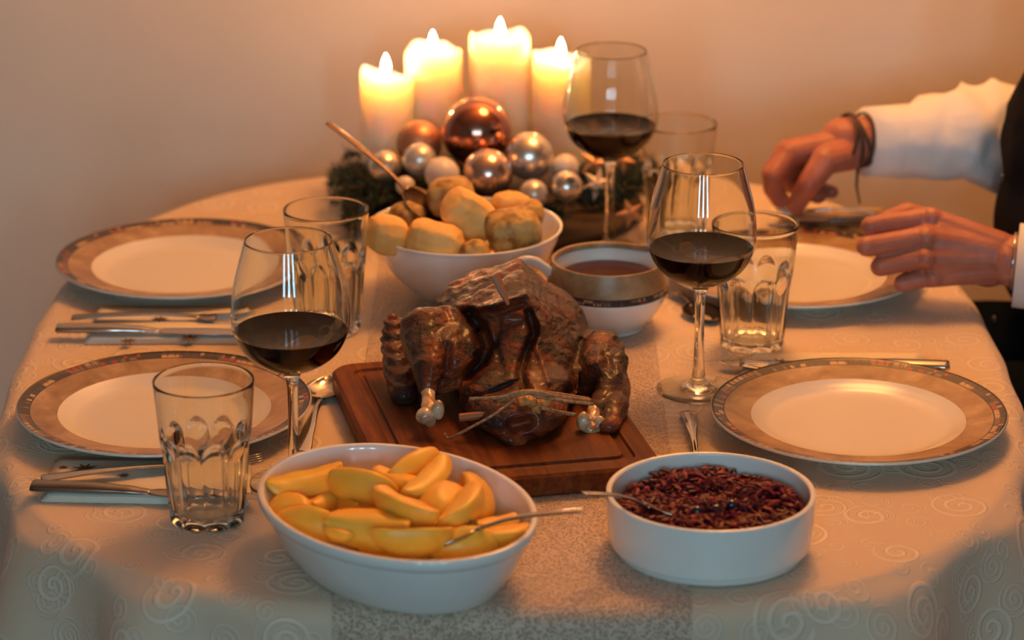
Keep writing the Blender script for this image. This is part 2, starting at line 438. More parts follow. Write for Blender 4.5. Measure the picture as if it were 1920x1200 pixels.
# ================================================================== TABLE + CLOTH
TC = Vector((0, 2.742)); HW, HH, EX = .468, .612, 2.8
def outline(th, hw=HW, hh=HH):
    c, s = cos(th), sin(th)
    return Vector((TC.x + hw * math.copysign(abs(c) ** (2 / EX), c), TC.y + hh * math.copysign(abs(s) ** (2 / EX), s)))
# uniform points along the outline
def outline_pts(n, hw=HW, hh=HH):
    raw = [outline(2 * pi * k / 4000, hw, hh) for k in range(4000)] ; raw.append(raw[0])
    L = [0]
    for a, b in zip(raw, raw[1:]): L.append(L[-1] + (b - a).length)
    out = []; j = 0
    for k in range(n):
        t = L[-1] * k / n
        while L[j + 1] < t: j += 1
        f = (t - L[j]) / max(L[j + 1] - L[j], 1e-9); out.append(raw[j].lerp(raw[j + 1], f))
    return out, L[-1]
table = thing('dining_table', 'dining table with rounded ends under the white damask cloth', 'table', (0, TC.y, 0))
pts, _ = outline_pts(160, HW + .004, HH + .004)
bm = bmesh.new()
lo = [bm.verts.new((p.x, p.y - TC.y, TZ - .032)) for p in pts]; hi = [bm.verts.new((p.x, p.y - TC.y, TZ - .004)) for p in pts]
bm.faces.new(hi); bm.faces.new(lo[::-1])
for k in range(160): bm.faces.new((lo[k], lo[(k + 1) % 160], hi[(k + 1) % 160], hi[k]))
mk('tabletop', bm, WOODF, table, smooth=False)
for sx in (-1, 1):
    for sy in (-1, 1):
        mk('leg', sweep([(sx * .34, sy * .44, 0), (sx * .34, sy * .44, TZ - .033)], [.022, .033], seg=16), WOODF, table)
mk('apron', box(bmesh.new(), (0, 0, TZ - .07), (.66, .86, .07)), WOODF, table, smooth=False)

RHO = .018
def fold(th_pos, x, y, s):
    """outward push of the hanging cloth, s = length below the edge"""
    if s <= 0: return 0
    A = min(s / .25, 1.2) ** .6 * (.3 + 1.0 * min(1, max(0, (2.6 - y) / .3)))
    L = th_pos
    v = .5 + .5 * sin(L * 40 + 1.6 * sin(L * 7 + 1) + .6)
    v = v ** 1.2
    mask = min(1, max(0, (abs(x) - .17) / .10)) if y < TC.y else 1
    return A * .06 * v * mask
bm = bmesh.new(); uvl = bm.loops.layers.uv.new('UVMap')
NSEG = 720; pts, LEN = outline_pts(NSEG)
rings = []; uvs = []
for fr in [0.0] + [k / 26 for k in range(1, 27)]:
    if fr == 0: rings.append([bm.verts.new((TC.x, TC.y, TZ))]); uvs.append([(TC.x, TC.y)]); continue
    ring = []; uvr = []
    for p in pts:
        q = TC.lerp(p, fr); zz = TZ + .0007 * noise.noise(Vector((q.x * 9, q.y * 9, 3)))*(1 if fr < .97 else 0) - .0003
        ring.append(bm.verts.new((q.x, q.y, zz))); uvr.append((q.x, q.y))
    rings.append(ring); uvs.append(uvr)
prof = [(RHO * sin(a), -RHO * (1 - cos(a)), RHO * a) for a in [R(15), R(30), R(45), R(60), R(75), R(90)]]
s0 = prof[-1][2]
for k in range(1, 26):
    s = .32 * k / 25; prof.append((RHO + .02 * s, -RHO - s, s0 + s))
nrm = []
for k in range(NSEG):
    t = (pts[(k + 1) % NSEG] - pts[k - 1]).normalized(); nrm.append(Vector((t.y, -t.x)))
for (o_, dz, s) in prof:
    ring = []; uvr = []
    for k, p in enumerate(pts):
        n_ = nrm[k]; ex = fold(LEN * k / NSEG, p.x, p.y, s - s0 * .5)
        if p.y > 3.2: ex *= .3
        q = p + n_ * (o_ + ex); ring.append(bm.verts.new((q.x, q.y, TZ + dz)))
        u = p + n_ * s; uvr.append((u.x, u.y))
    rings.append(ring); uvs.append(uvr)
def quadface(vs, us):
    f = bm.faces.new(vs)
    for lp, u in zip(f.loops, us): lp[uvl].uv = u
for i in range(len(rings) - 1):
    A, B, UA, UB = rings[i], rings[i + 1], uvs[i], uvs[i + 1]
    for k in range(NSEG):
        k2 = (k + 1) % NSEG
        if len(A) == 1: quadface((A[0], B[k], B[k2]), (UA[0], UB[k], UB[k2]))
        else: quadface((A[k], B[k], B[k2], A[k2]), (UA[k], UB[k], UB[k2], UA[k2]))
o = mk('tablecloth', bm, CLOTH); tag(o, 'white damask tablecloth with woven spirals covering the dining table', 'tablecloth')

# runner following the cloth
bm = bmesh.new(); uvl = bm.loops.layers.uv.new('UVMap'); NX = 30; cols = []
RW = .143; off = .0014
for i in range(NX + 1):
    x = -RW + 2 * RW * i / NX
    xx = x
    ye = TC.y - HH * (1 - (abs(x) / HW) ** EX) ** (1 / EX)
    col = []
    y_top = 3.26
    for k in range(60):
        y = y_top + (ye - y_top) * k / 60
        col.append((x, y, TZ + off + .0004 * noise.noise(Vector((x * 22, y * 22, 8))), y))
    for a in range(0, 91, 15):
        a = R(a); col.append((x, ye - (RHO + off) * sin(a), TZ + off - (RHO + off) * (1 - cos(a)), ye - RHO * a))
    for k in range(1, 14):
        s = .22 * k / 13; col.append((x, ye - RHO - off - .02 * s - .0015, TZ - RHO - s, ye - RHO * 1.57 - s))
    cols.append([(bm.verts.new(c[:3]), (c[0], c[3])) for c in col])
for A, B in zip(cols, cols[1:]):
    for k in range(len(A) - 1):
        f = bm.faces.new((A[k][0], A[k + 1][0], B[k + 1][0], B[k][0]))
        for lp, u in zip(f.loops, (A[k][1], A[k + 1][1], B[k + 1][1], B[k][1])): lp[uvl].uv = u
o = mk('table_runner', bm, RUNNER); tag(o, 'grainy beige table runner along the middle of the table', 'table runner')
RZ = .0016   # height of runner

# ================================================================== PLATES
def make_plate():
    t = thing('dinner_plate', 'x', 'plate')
    up = smooth_prof([(0, .0050), (.05, .0050), (.078, .0056), (.090, .0098), (.098, .0140, 1)], 6)
    top = smooth_prof([(.098, .0140), (.116, .0175), (.1335, .0215, 1), (.1345, .0222)], 5)
    dn = smooth_prof([(.1345, .0222), (.1352, .0212), (.1335, .0192), (.112, .0142), (.098, .0100), (.088, .0050), (.084, .0004, 1), (.079, .0004, 1), (.077, .0022), (0, .0022)], 4)
    mk('plate_body', lathe(up, 128), PORC, t)
    b = lathe(dn, 128); mk('plate_underside', b, PORC, t)
    mk('printed_rim', lathe(top, 128), PLATE_PRINT, t)
    # fuse underside and well into one porcelain body
    return t
def make_plate2():
    t = thing('dinner_plate', 'x', 'plate')
    bm = lathe(smooth_prof([(0, .0050), (.05, .0050), (.078, .0056), (.090, .0098), (.098, .0140, 1)], 6), 128)
    lathe(smooth_prof([(.1345, .0222), (.1352, .0212), (.1335, .0192), (.112, .0142), (.098, .0100), (.088, .0050), (.084, .0004, 1), (.079, .0004, 1), (.077, .0022), (0, .0022)], 4), 128, bm=bm)
    bm.normal_update()
    for f in bm.faces:
        pass
    mk('plate_body', bm, PORC, t)
    mk('printed_rim', lathe(smooth_prof([(.098, .0140), (.116, .0175), (.1335, .0215, 1), (.1345, .0222)], 5), 128), PLATE_PRINT, t, label='tan marbled rim with a dark and red mosaic border')
    return t
G = 'place setting plates with marbled rims'
plate = make_plate2()
cR = P(1609, 784, .012); cR.z = TZ
plate.location = cR
plate['label'] = 'empty marbled-rim plate at front right beside the red cabbage dish'; plate['group'] = G
for (px, py, rz, lab) in ((309, 770, 1.1, 'empty marbled-rim plate at front left behind the faceted water glass'),
                          (346, 497, 2.2, 'empty marbled-rim plate at back left near the wall'),
                          (1487, 513, 4.0, 'marbled-rim plate at back right under the person\'s hands')):
    c = P(px, py, .012); c.z = TZ
    dup(plate, c, rz, lab, group=G)

# ================================================================== WINE GLASSES
BW = .0513
outer = [(0, .0012, 1), (.036, .0012), (.0392, .0016), (.0396, .0026), (.036, .0034), (.018, .0056), (.0085, .0105), (.0058, .020), (.0046, .045), (.0046, .075), (.0055, .096), (.0105, .1065), (.025, .1125), (.0405, .1245), (.0492, .1410), (.0513, .156), (.0490, .182), (.0430, .206), (.0378, .2246)]
inner = [(.0368, .2248), (.0418, .206), (.0479, .182), (.0502, .156), (.0481, .1415), (.0393, .1255), (.0235, .1142), (.0085, .1098), (0, .1090)]
WL = .1435
def inner_r(z):
    a = smooth_prof(inner, 8)
    for (r0, z0_), (r1, z1_) in zip(a, a[1:]):
        if z1_ <= z <= z0_: return r1 + (r0 - r1) * (z - z1_) / max(z0_ - z1_, 1e-9)
    return 0
def make_wineglass():
    t = thing('wine_glass', 'x', 'glass')
    zs = .097
    o_ = smooth_prof(outer, 7); i_ = smooth_prof(inner, 7)
    rim = [(.0378, .2246), (.0376, .2253), (.0371, .2254), (.0368, .2248)]
    mk('glass_body', lathe(o_ + rim[1:3] + i_, 96), GLASS, t)
    wp = [(0, .1086)]
    for k in range(0, 15):
        z = .1094 + (WL - .1094) * k / 14; wp.append((max(inner_r(z) + .00035, .002), z))
    wp += [(inner_r(WL) - .0005, WL - .0003), (0, WL - .0007)]
    mk('wine', lathe(wp, 96), WINE, t, label='dark red wine filling the bowl halfway')
    return t
G = 'wine glasses of red wine'
wg = make_wineglass(); c = P(1309, 733); wg.location = c
wg['label'] = 'wine glass of red wine between the gravy boat and front right plate'; wg['group'] = G
dup(wg, P(553, 908), .7, 'wine glass of red wine beside the front left plate', group=G)
c = P(1142, 472); dup(wg, c, 1.4, 'wine glass of red wine at the back in front of the candles', group=G)

# ================================================================== WATER GLASSES
NF = 10
def tumod(r, z, a):
    if r < .02: return r, z
    h_arch = .083 - .012 * abs(sin(NF * a / 2)) ** 2.2 * 1.0
    h_arch = .072 + .011 * abs(cos(NF * a / 2)) ** .8
    k = min(1, max(0, (h_arch - z) / .006)); k = k * k * (3 - 2 * k)
    fade = min(1, max(0, (z - .002) / .006))
    flute = 1 - abs(cos(NF * a / 2)) ** .7
    return r - k * fade * (.0008 + .0034 * (1 - flute)), z
def make_tumbler():
    t = thing('water_glass', 'x', 'glass')
    o_ = [(0, .0018), (.022, .0018), (.0265, 0.0006), (.0305, .0012), (.0325, .004), (.0333, .008)]
    n = 40
    for k in range(1, n + 1):
        z = .008 + (.127 - .008) * k / n; t_ = (z - .008) / .119
        o_.append((.0333 + .0092 * t_ ** .9 + (.0012 if False else 0), z))
    rim = [(.0424, .1284), (.0417, .1288), (.0409, .1284)]
    i_ = [(.0405, .127), (.0392, .100), (.0372, .076), (.0340, .060), (.0318, .040), (.0296, .020), (.0270, .0125), (.018, .0108), (0, .0112)]
    i_ = smooth_prof(i_, 5)
    def mod(r, z, a):
        return tumod(r, z, a)
    bm = lathe(o_ + rim, 160, mod=mod)
    # inner wall, gently fluted too
    bm2 = lathe([(.0409, .1284)] + i_, 160, mod=lambda r, z, a: (r - (.0007 * (1 - abs(sin(NF * a / 2)) ** 2) if z < .07 else 0), z))
    me = bpy.data.meshes.new('tmp'); bm2.to_mesh(me); bm2.free(); bm.from_mesh(me); bpy.data.meshes.remove(me)
    bmesh.ops.remove_doubles(bm, verts=bm.verts, dist=1e-5)
    bmesh.ops.recalc_face_normals(bm, faces=bm.faces)
    mk('glass_body', bm, GLASS, t)
    return t
G = 'fluted water glasses'
tg = make_tumbler(); c = P(391, 977); tg.location = c
tg['label'] = 'empty fluted water glass at front left beside the potato dish'; tg['group'] = G
for (px, py, rz, lab) in ((616, 620, .3, 'empty fluted water glass at left beside the dumpling bowl'),
                          (1410, 650, .5, 'empty fluted water glass behind the right-hand wine glass'),
                          (1268, 440, .2, 'empty fluted water glass at the back, behind the rearmost wine glass')):
    dup(tg, P(px, py), rz, lab, group=G)

# ================================================================== BOARD
bd = P(723, 917, .022); ang = R(12.3); bwid, blen = .247, .315
ux = Vector((cos(ang), sin(ang), 0)); uy = Vector((-sin(ang), cos(ang), 0))
bc = bd + ux * bwid / 2 + uy * blen / 2; bc.z = TZ + RZ
board = thing('cutting_board', 'reddish wooden carving board with a juice groove under the roast goose', 'cutting board', bc, ang)
def rrect(hx, hy, r, n=8):
    out = []
    for (sx, sy, a0) in ((1, 1, 0), (-1, 1, 90), (-1, -1, 180), (1, -1, 270)):
        for k in range(n + 1):
            a = R(a0 + 90 * k / n); out.append((sx * (hx - r) + r * cos(a), sy * (hy - r) + r * sin(a)))
    return out
bm = bmesh.new(); hx, hy = bwid / 2, blen / 2
loops = []
for (dx, r, z) in ((.003, .022, 0), (0, .025, .003), (0, .025, .0185), (.003, .022, .021), (.019, .012, .021), (.0205, .011, .0185), (.0245, .010, .0175), (.028, .009, .0185), (.0295, .008, .021)):
    loops.append([bm.verts.new((x, y, z)) for x, y in rrect(hx - dx, hy - dx, r)])
for A, B in zip(loops, loops[1:]):
    n = len(A)
    for k in range(n): bm.faces.new((A[k], A[(k + 1) % n], B[(k + 1) % n], B[k]))
bm.faces.new(loops[0][::-1]); bm.faces.new(loops[-1])
bmesh.ops.recalc_face_normals(bm, faces=bm.faces)
o = mk('board_slab', bm, BOARD, board, smooth=False)
BT = RZ + .021

# ================================================================== ROAST GOOSE
gorig = Vector((.01, 2.55, TZ + BT))
goose = thing('roast_goose', 'dark brown roast goose tied with raffia on the carving board', 'roast goose', gorig)
bm = bmesh.new()
# breast: roof-shaped block with the keel ridge towards the camera
bpts = [PY(974, 484, 2.63), PY(988, 550, 2.545), PY(955, 505, 2.72), PY(905, 505, 2.66), PY(846, 528, 2.64), PY(815, 565, 2.62), PY(860, 590, 2.55), PY(930, 572, 2.53),
        PY(1040, 548, 2.63), PY(1095, 590, 2.64), PY(1120, 650, 2.62), PY(1060, 640, 2.55), PY(1010, 600, 2.53)]
for x in (-.06, .06):
    for y in (2.56, 2.70): bpts.append(Vector((x, y, TZ + BT + .008)))
hull(bm, bpts)
ball(bm, (0.0, 2.63, TZ + .060), (.072, .085, .040))
ball(bm, (0.005, 2.50, TZ + .046), (.054, .065, .026))        # belly
ball(bm, PY(968, 765, 2.465), (.047, .050, .026))            # vent
capsule(bm, [PY(970, 780, 2.46), PY(962, 822, 2.425)], [.024, .012])   # parson's nose
hull(bm, [PY(905, 582, 2.545), PY(984, 572, 2.545), PY(992, 650, 2.508), PY(992, 735, 2.478), PY(885, 735, 2.478), PY(905, 655, 2.512), PY(915, 620, 2.62), PY(980, 620, 2.62), PY(915, 735, 2.56), PY(980, 735, 2.56)]); ball(bm, PY(930, 745, 2.50), (.034, .04, .018))
ball(bm, PY(1045, 670, 2.60), (.036, .05, .040))
# left leg: broad thigh lobe with a corner pointing into the gap, then the drumstick
lobe = [(775, 600), (800, 572), (845, 575), (882, 602), (903, 640), (885, 685), (850, 735), (815, 742), (775, 700), (765, 645)]
hull(bm, [PY(x, y, 2.565 - .0006 * (y - 570)) for x, y in lobe[3:6]] + [PY(x, y, 2.555 - .00035 * (y - 570)) for x, y in lobe] + [PY(840, 640, 2.500), PY(800, 650, 2.52), PY(850, 690, 2.49), PY(790, 600, 2.62), PY(860, 600, 2.62)])
capsule(bm, [PY(800, 625, 2.54), PY(803, 690, 2.49), PY(803, 730, 2.475)], [.026, .016, .009])
# right leg
lobe = [(1078, 650), (1118, 620), (1152, 622), (1172, 650), (1174, 700), (1158, 745), (1130, 765), (1085, 740), (1070, 690)]
hull(bm, [PY(x, y, 2.59 - .0004 * (y - 600)) for x, y in lobe] + [PY(1120, 680, 2.515), PY(1140, 720, 2.51), PY(1100, 620, 2.64), PY(1150, 640, 2.63)])
capsule(bm, [PY(1150, 680, 2.55), PY(1138, 735, 2.505), PY(1116, 780, 2.475)], [.014, .012, .0085])
# slope from the keel down to the opening
hull(bm, [PY(988, 556, 2.548), PY(1062, 600, 2.575), PY(1012, 690, 2.51), PY(1000, 738, 2.475), PY(1085, 738, 2.50), PY(1090, 660, 2.56), PY(1040, 600, 2.62), PY(1040, 700, 2.60)])
# right wing folded beneath
capsule(bm, [PY(1150, 715, 2.56), PY(1152, 765, 2.485), PY(1142, 798, 2.452)], [.017, .013, .009])
bm = fuse(bm, .0019, 3)
bm.verts.ensure_lookup_table(); bm.normal_update()
def pix(v):
    d = v.y * cos(PT) + (TZ + CH - v.z) * sin(PT); u = -(v.y * sin(PT) + (v.z - TZ - CH) * cos(PT))
    return Vector((960 + F * v.x / d, 600 + F * u / d))
def ptseg(p, a, b):
    d = b - a; t = max(0, min(1, (p - a).dot(d) / d.length_squared)); return (p - a - d * t).length
V2 = lambda *l: [Vector(q) for q in l]
# deep creases (and raised skin folds, negative depth) on the side facing the diners in front
creases = [(V2((878, 588), (900, 612), (914, 650), (902, 680), (880, 706)), 11, .030),
           (V2((992, 585), (1002, 625), (986, 662), (976, 700), (986, 736)), 8, .020),
           (V2((868, 583), (925, 588), (980, 572)), 7, .008),
           (V2((1068, 738), (1102, 728)), 14, .020),
           (V2((1092, 640), (1072, 690), (1084, 730)), 8, .010),
           (V2((886, 748), (940, 726), (972, 716)), 5, .009),
           (V2((962, 800), (990, 792)), 12, .014),
           (V2((935, 600), (930, 650), (945, 700)), 6, .005),
           (V2((1015, 610), (1006, 650), (1030, 715)), 6, -.005),
           (V2((860, 574), (925, 572), (984, 552)), 5, -.004),
           (V2((820, 640), (812, 700)), 9, -.003), (V2((845, 640), (835, 690)), 6, .005),
           (V2((1130, 650), (1150, 700)), 6, .004)]
VD = Vector((0, cos(R(20)), -sin(R(20))))
moves = []
for v in bm.verts:
    c_ = v.co; q = c_ * 1
    d = .0018 * noise.noise(q * 42) + .0013 * noise.noise(q * 95) + .0006 * noise.noise(q * 230)
    d += .0007 * noise.noise(Vector((q.x * 60, q.y * 60, q.z * 260)))
    push = Vector()
    if v.normal.dot(VD) < .1:
        px_ = pix(c_)
        for path, wd, dp in creases:
            dm = min(ptseg(px_, a_, b_) for a_, b_ in zip(path, path[1:]))
            if dm < wd * 3: push += VD * dp * math.exp(-(dm / wd) ** 2)
    moves.append(v.normal * d + push)
for v, mv in zip(bm.verts, moves): v.co += mv
for v in bm.verts:
    if v.co.z < TZ + BT + .0004: v.co.z = TZ + BT + .0004
mk('goose_body', bm, ROAST, goose, origin=gorig)
# bones at the leg ends
def bone(path, rs, knobs):
    b = bmesh.new(); capsule(b, path, rs)
    for p_, r_ in knobs: ball(b, p_, r_)
    b = fuse(b, .0012, 4)
    for v in b.verts: v.co += v.normal * .0006 * noise.noise(v.co * 160)
    return mk('leg_bone', b, BONE, goose, origin=gorig, label='pale bare end of a leg bone')
bone([PY(802, 700, 2.495), PY(803, 745, 2.465), PY(805, 772, 2.445)], [.0085, .0062, .008],
     [(PY(796, 780, 2.440), (.0085, .008, .008)), (PY(822, 768, 2.440), (.0055, .006, .0095)), (PY(806, 790, 2.442), .0055)])
bone([PY(1118, 765, 2.485), PY(1110, 790, 2.462)], [.008, .007],
     [(PY(1094, 790, 2.452), (.0065, .007, .0095)), (PY(1125, 797, 2.455), (.0055, .006, .009)), (PY(1108, 806, 2.452), .0065)])
# separate folded wing on the left
bm = bmesh.new()
wp_ = [PY(737, 606, 2.60), PY(738, 650, 2.58), PY(746, 700, 2.55), PY(757, 738, 2.522)]
capsule(bm, wp_, [.0095, .0115, .013, .0135])
capsule(bm, [PY(775, 690, 2.56), PY(768, 735, 2.53)], [.012, .012])
bm = fuse(bm, .0016, 5); bm.normal_update()
mv = []
for v in bm.verts:
    rib = .0011 * sin(v.co.z * 900) * (1 if v.co.z > TZ + .04 else .3)
    mv.append(v.normal * (rib + .002 * noise.noise(v.co * 70)))
for v, q in zip(bm.verts, mv): v.co += q
for v in bm.verts: v.co.z = max(v.co.z, TZ + BT + .0004)
mk('wing', bm, ROAST, goose, origin=gorig)
# skewers
def stick(p0, p1, w, h, mat=PICK, name='wooden_pick'):
    return mk(name, sweep([p0, p0.lerp(p1, .5), p1], [w, w * .8, w * .25], [h, h, h * .5], seg=6), mat, goose, origin=gorig, smooth=False)
stick(PY(929, 516, 2.515), PY(953, 572, 2.505), .0055, .0035)
stick(PY(862, 783, 2.435), PY(965, 772, 2.43), .0045, .0035)
# raffia strands round the legs
def strand(pts_, w=.0016, n='raffia_tie', lab=None):
    return mk(n, sweep(pts_, [w] * len(pts_), [w * .5] * len(pts_), up=(0, -1, .3), seg=6, sub=6), RAFFIA, goose, origin=gorig)
strand([PY(880, 748, 2.435), PY(940, 745, 2.425), PY(985, 733, 2.42), PY(1040, 738, 2.43), PY(1105, 748, 2.455)], .0016)
strand([PY(930, 752, 2.43), PY(990, 736, 2.417), PY(1050, 745, 2.43), PY(1108, 752, 2.452)], .0022)
strand([PY(1000, 742, 2.417), PY(1060, 752, 2.43), PY(1112, 758, 2.45)], .0014)
strand([PY(1015, 765, 2.42), PY(1045, 772, 2.43), PY(1080, 778, 2.445)], .0018)
strand([PY(833, 812, 2.425), PY(842, 822, 2.42), PY(880, 803, 2.415), PY(925, 778, 2.41), PY(950, 760, 2.42), PY(965, 748, 2.42)], .0013)
bm = bmesh.new(); ball(bm, PY(988, 752, 2.425), (.010, .006, .005)); ball(bm, PY(1005, 765, 2.43), (.006, .006, .007)); ball(bm, PY(1020, 755, 2.43), (.007, .005, .005))
bm = fuse(bm, .001, 2)
for v in bm.verts: v.co += v.normal * .0025 * noise.noise(v.co * 190)
mk('stuffing_crumbs', bm, plain('stuffing', (.45, .20, .05), .5), goose, origin=gorig, label='orange-brown bits of stuffing at the opening')

# ================================================================== DISHES
def oval_loft(prof, a, b, seg=128):
    """prof of (inset, z): superposed ellipses"""
    bm = bmesh.new(); rings = []
    for ins, z in prof:
        if ins is None: rings.append([bm.verts.new((0, 0, z))]); continue
        rings.append([bm.verts.new(((a - ins) * cos(2 * pi * k / seg), (b - ins) * sin(2 * pi * k / seg), z)) for k in range(seg)])
    for A, B in zip(rings, rings[1:]):
        for k in range(seg):
            k2 = (k + 1) % seg
            if len(A) == 1: bm.faces.new((A[0], B[k2], B[k]))
            elif len(B) == 1: bm.faces.new((A[k], A[k2], B[0]))
            else: bm.faces.new((A[k], A[k2], B[k2], B[k]))
    bmesh.ops.recalc_face_normals(bm, faces=bm.faces); return bm
# oval dish
OH = .058
oc = P(743, 941, OH); oc.z = TZ + RZ; OA, OB, ODIR = .1356, .103, R(126)
odish = thing('oval_serving_dish', 'white oval serving dish full of yellow potato wedges', 'serving dish', oc, ODIR)
sp = [(q[0], q[1]) for q in smooth_prof([(.040, .0015), (.034, .0002), (.030, .0012), (.018, .018), (.009, .036), (.0045, .0475, 1), (.0015, .050), (0, .0545), (.0006, .058), (.003, .0588), (.0058, .057), (.0085, .048), (.016, .028), (.028, .010), (.045, .006), (.080, .0055)], 5)]
mk('dish_body', oval_loft([(None, .0015)] + sp + [(None, .0055)], OA, OB), PORCB, odish)
# round dish
rc = P(1333, 921, .052); RR = .0865; rc.z = TZ + .0003
rdish = thing('round_serving_dish', 'white round straight-sided dish full of red cabbage', 'serving dish', rc)
pr = smooth_prof([(0, .0015), (RR - .016, .0015, 1), (RR - .013, .0003), (RR - .008, .0015), (RR - .0045, .0085, 1), (RR - .0030, .0095), (RR - .0005, .030), (RR, .0500), (RR - .0008, .0520), (RR - .0024, .0528), (RR - .0042, .0520), (RR - .0052, .048), (RR - .007, .025), (RR - .012, .010), (RR - .025, .0065), (0, .006)], 5)
mk('dish_body', lathe(pr, 128), PORCB, rdish)
# dumpling bowl
bo = P(872, 428, .078); bo.z = TZ + RZ; BR = .1005
bowl = thing('serving_bowl', 'white round bowl heaped with pale dumplings behind the goose', 'bowl', bo)
pr = smooth_prof([(0, .003), (.038, .003, 1), (.041, .0002), (.045, .001), (.047, .005), (.060, .016), (.078, .036), (.0925, .060), (.0985, .075), (BR, .0785), (.0998, .0802), (.0975, .0795), (.0948, .074), (.0885, .060), (.074, .037), (.056, .018), (.035, .009), (0, .008)], 5)
mk('bowl_body', lathe(pr, 128), PORCB, bowl)
# gravy boat
gc = P(1140, 488, .072); gc.z = TZ + RZ
gboat = thing('gravy_boat', 'white gravy boat with a tan printed band beside the goose', 'gravy boat', gc)
def gmod(r, z, a):   # spout towards the right back
    if z < .045 or r < .03: return r, z
    d = math.atan2(sin(a - .35), cos(a - .35)); k = math.exp(-(d / .33) ** 2) * min(1, (z - .045) / .025)
    return r + .013 * k, z + .004 * k
o_ = smooth_prof([(0, .003), (.030, .003, 1), (.0325, .0003), (.036, .001), (.037, .004), (.050, .018), (.0595, .036), (.0610, .0410, 1)], 5)
mk('boat_body', lathe(o_ + smooth_prof([(.0600, .0413), (.0585, .046), (.0560, .060), (.0550, .066), (.0530, .055), (.046, .025), (.030, .009), (0, .008)], 4), 112, mod=gmod), PORCB, gboat)
mk('printed_band', lathe(smooth_prof([(.0611, .0411), (.0613, .048), (.0592, .060), (.0572, .0695, 1), (.0565, .0720), (.0550, .0722), (.0538, .071), (.0534, .066)], 4), 112, mod=gmod), GRAVY_PRINT, gboat, label='tan marbled band with a dark mosaic line')
mk('gravy', lathe([(0, .0540), (.047, .0540), (.0490, .0544), (.0495, .0538), (.046, .040), (0, .039)], 96), GRAVY, gboat, label='brown gravy in the boat')
hb = [(-.0575, -.010, .060), (-.066, -.012, .068), (-.074, -.013, .0735), (-.086, -.015, .0745), (-.095, -.017, .066), (-.093, -.018, .050), (-.078, -.014, .034), (-.055, -.010, .028)]
mk('handle', sweep(hb, [.006, .005, .005, .005, .005, .005, .005, .006], [.0035] * 8, up=(0, -1, 0), seg=12, sub=6), PORCB, gboat)

# ---------------------------------------------------------------- potato wedges
def wedge_mesh(a=.031, r=.0185, spread=R(46), seed=0):
    rnd = random.Random(seed); bm = bmesh.new(); NT, NP = 14, 8; rows = []
    for i in range(NT + 1):
        t = pi * i / NT; row = []
        x = -a * cos(t); rr = r * max(sin(t), .0) ** .85
        for j in range(NP + 1):
            ph = -spread + 2 * spread * j / NP
            row.append(bm.verts.new((x, rr * sin(ph), rr * cos(ph))) if 0 < i < NT else None)
        rows.append(row)
    ends = [bm.verts.new((-a, 0, 0)), bm.verts.new((a, 0, 0))]
    spine = [None] + [bm.verts.new((-a * cos(pi * i / NT) * .92, 0, -.001)) for i in range(1, NT)] + [None]
    for i in range(NT):
        for j in range(NP):
            q = [rows[i][j], rows[i][j + 1], rows[i + 1][j + 1], rows[i + 1][j]]
            if i == 0: q = [ends[0], q[2], q[3]]
            elif i == NT - 1: q = [q[0], q[1], ends[1]]
            bm.faces.new(q)
        for j in (0, NP):
            q = [rows[i][j], rows[i + 1][j], spine[i + 1], spine[i]]
            if i == 0: q = [ends[0], q[1], q[2]]
            elif i == NT - 1: q = [q[0], ends[1], q[3]]
            bm.faces.new(q if j == 0 else q[::-1])
    bmesh.ops.recalc_face_normals(bm, faces=bm.faces)
    bmesh.ops.subdivide_edges(bm, edges=bm.edges, cuts=1, use_grid_fill=True)
    bmesh.ops.smooth_vert(bm, verts=bm.verts, factor=.18, use_axis_x=True, use_axis_y=True, use_axis_z=True)
    for v in bm.verts: v.co += Vector([.0014 * noise.noise(v.co * 55 + Vector((seed * 9 + k * 31, 0, 0))) for k in range(3)])
    bmesh.ops.translate(bm, verts=bm.verts, vec=(0, 0, -r * .5))
    me = bpy.data.meshes.new('potato_wedge'); bm.to_mesh(me); bm.free()
    me.polygons.foreach_set('use_smooth', [True] * len(me.polygons)); me.materials.append(POTATO); return me
wms = [wedge_mesh(seed=k, spread=R((44, 58, 75)[k % 3]), r=(.0185, .0175, .0195)[k % 3]) for k in range(6)]
def put(me, name, loc, rot, s=1.0, label=None, cat=None, group=None):
    o = bpy.data.objects.new(name, me); COL.objects.link(o); o.location = loc; o.rotation_euler = rot
    o.scale = (s, s, s) if isinstance(s, (int, float)) else s
    return tag(o, label, cat, group)
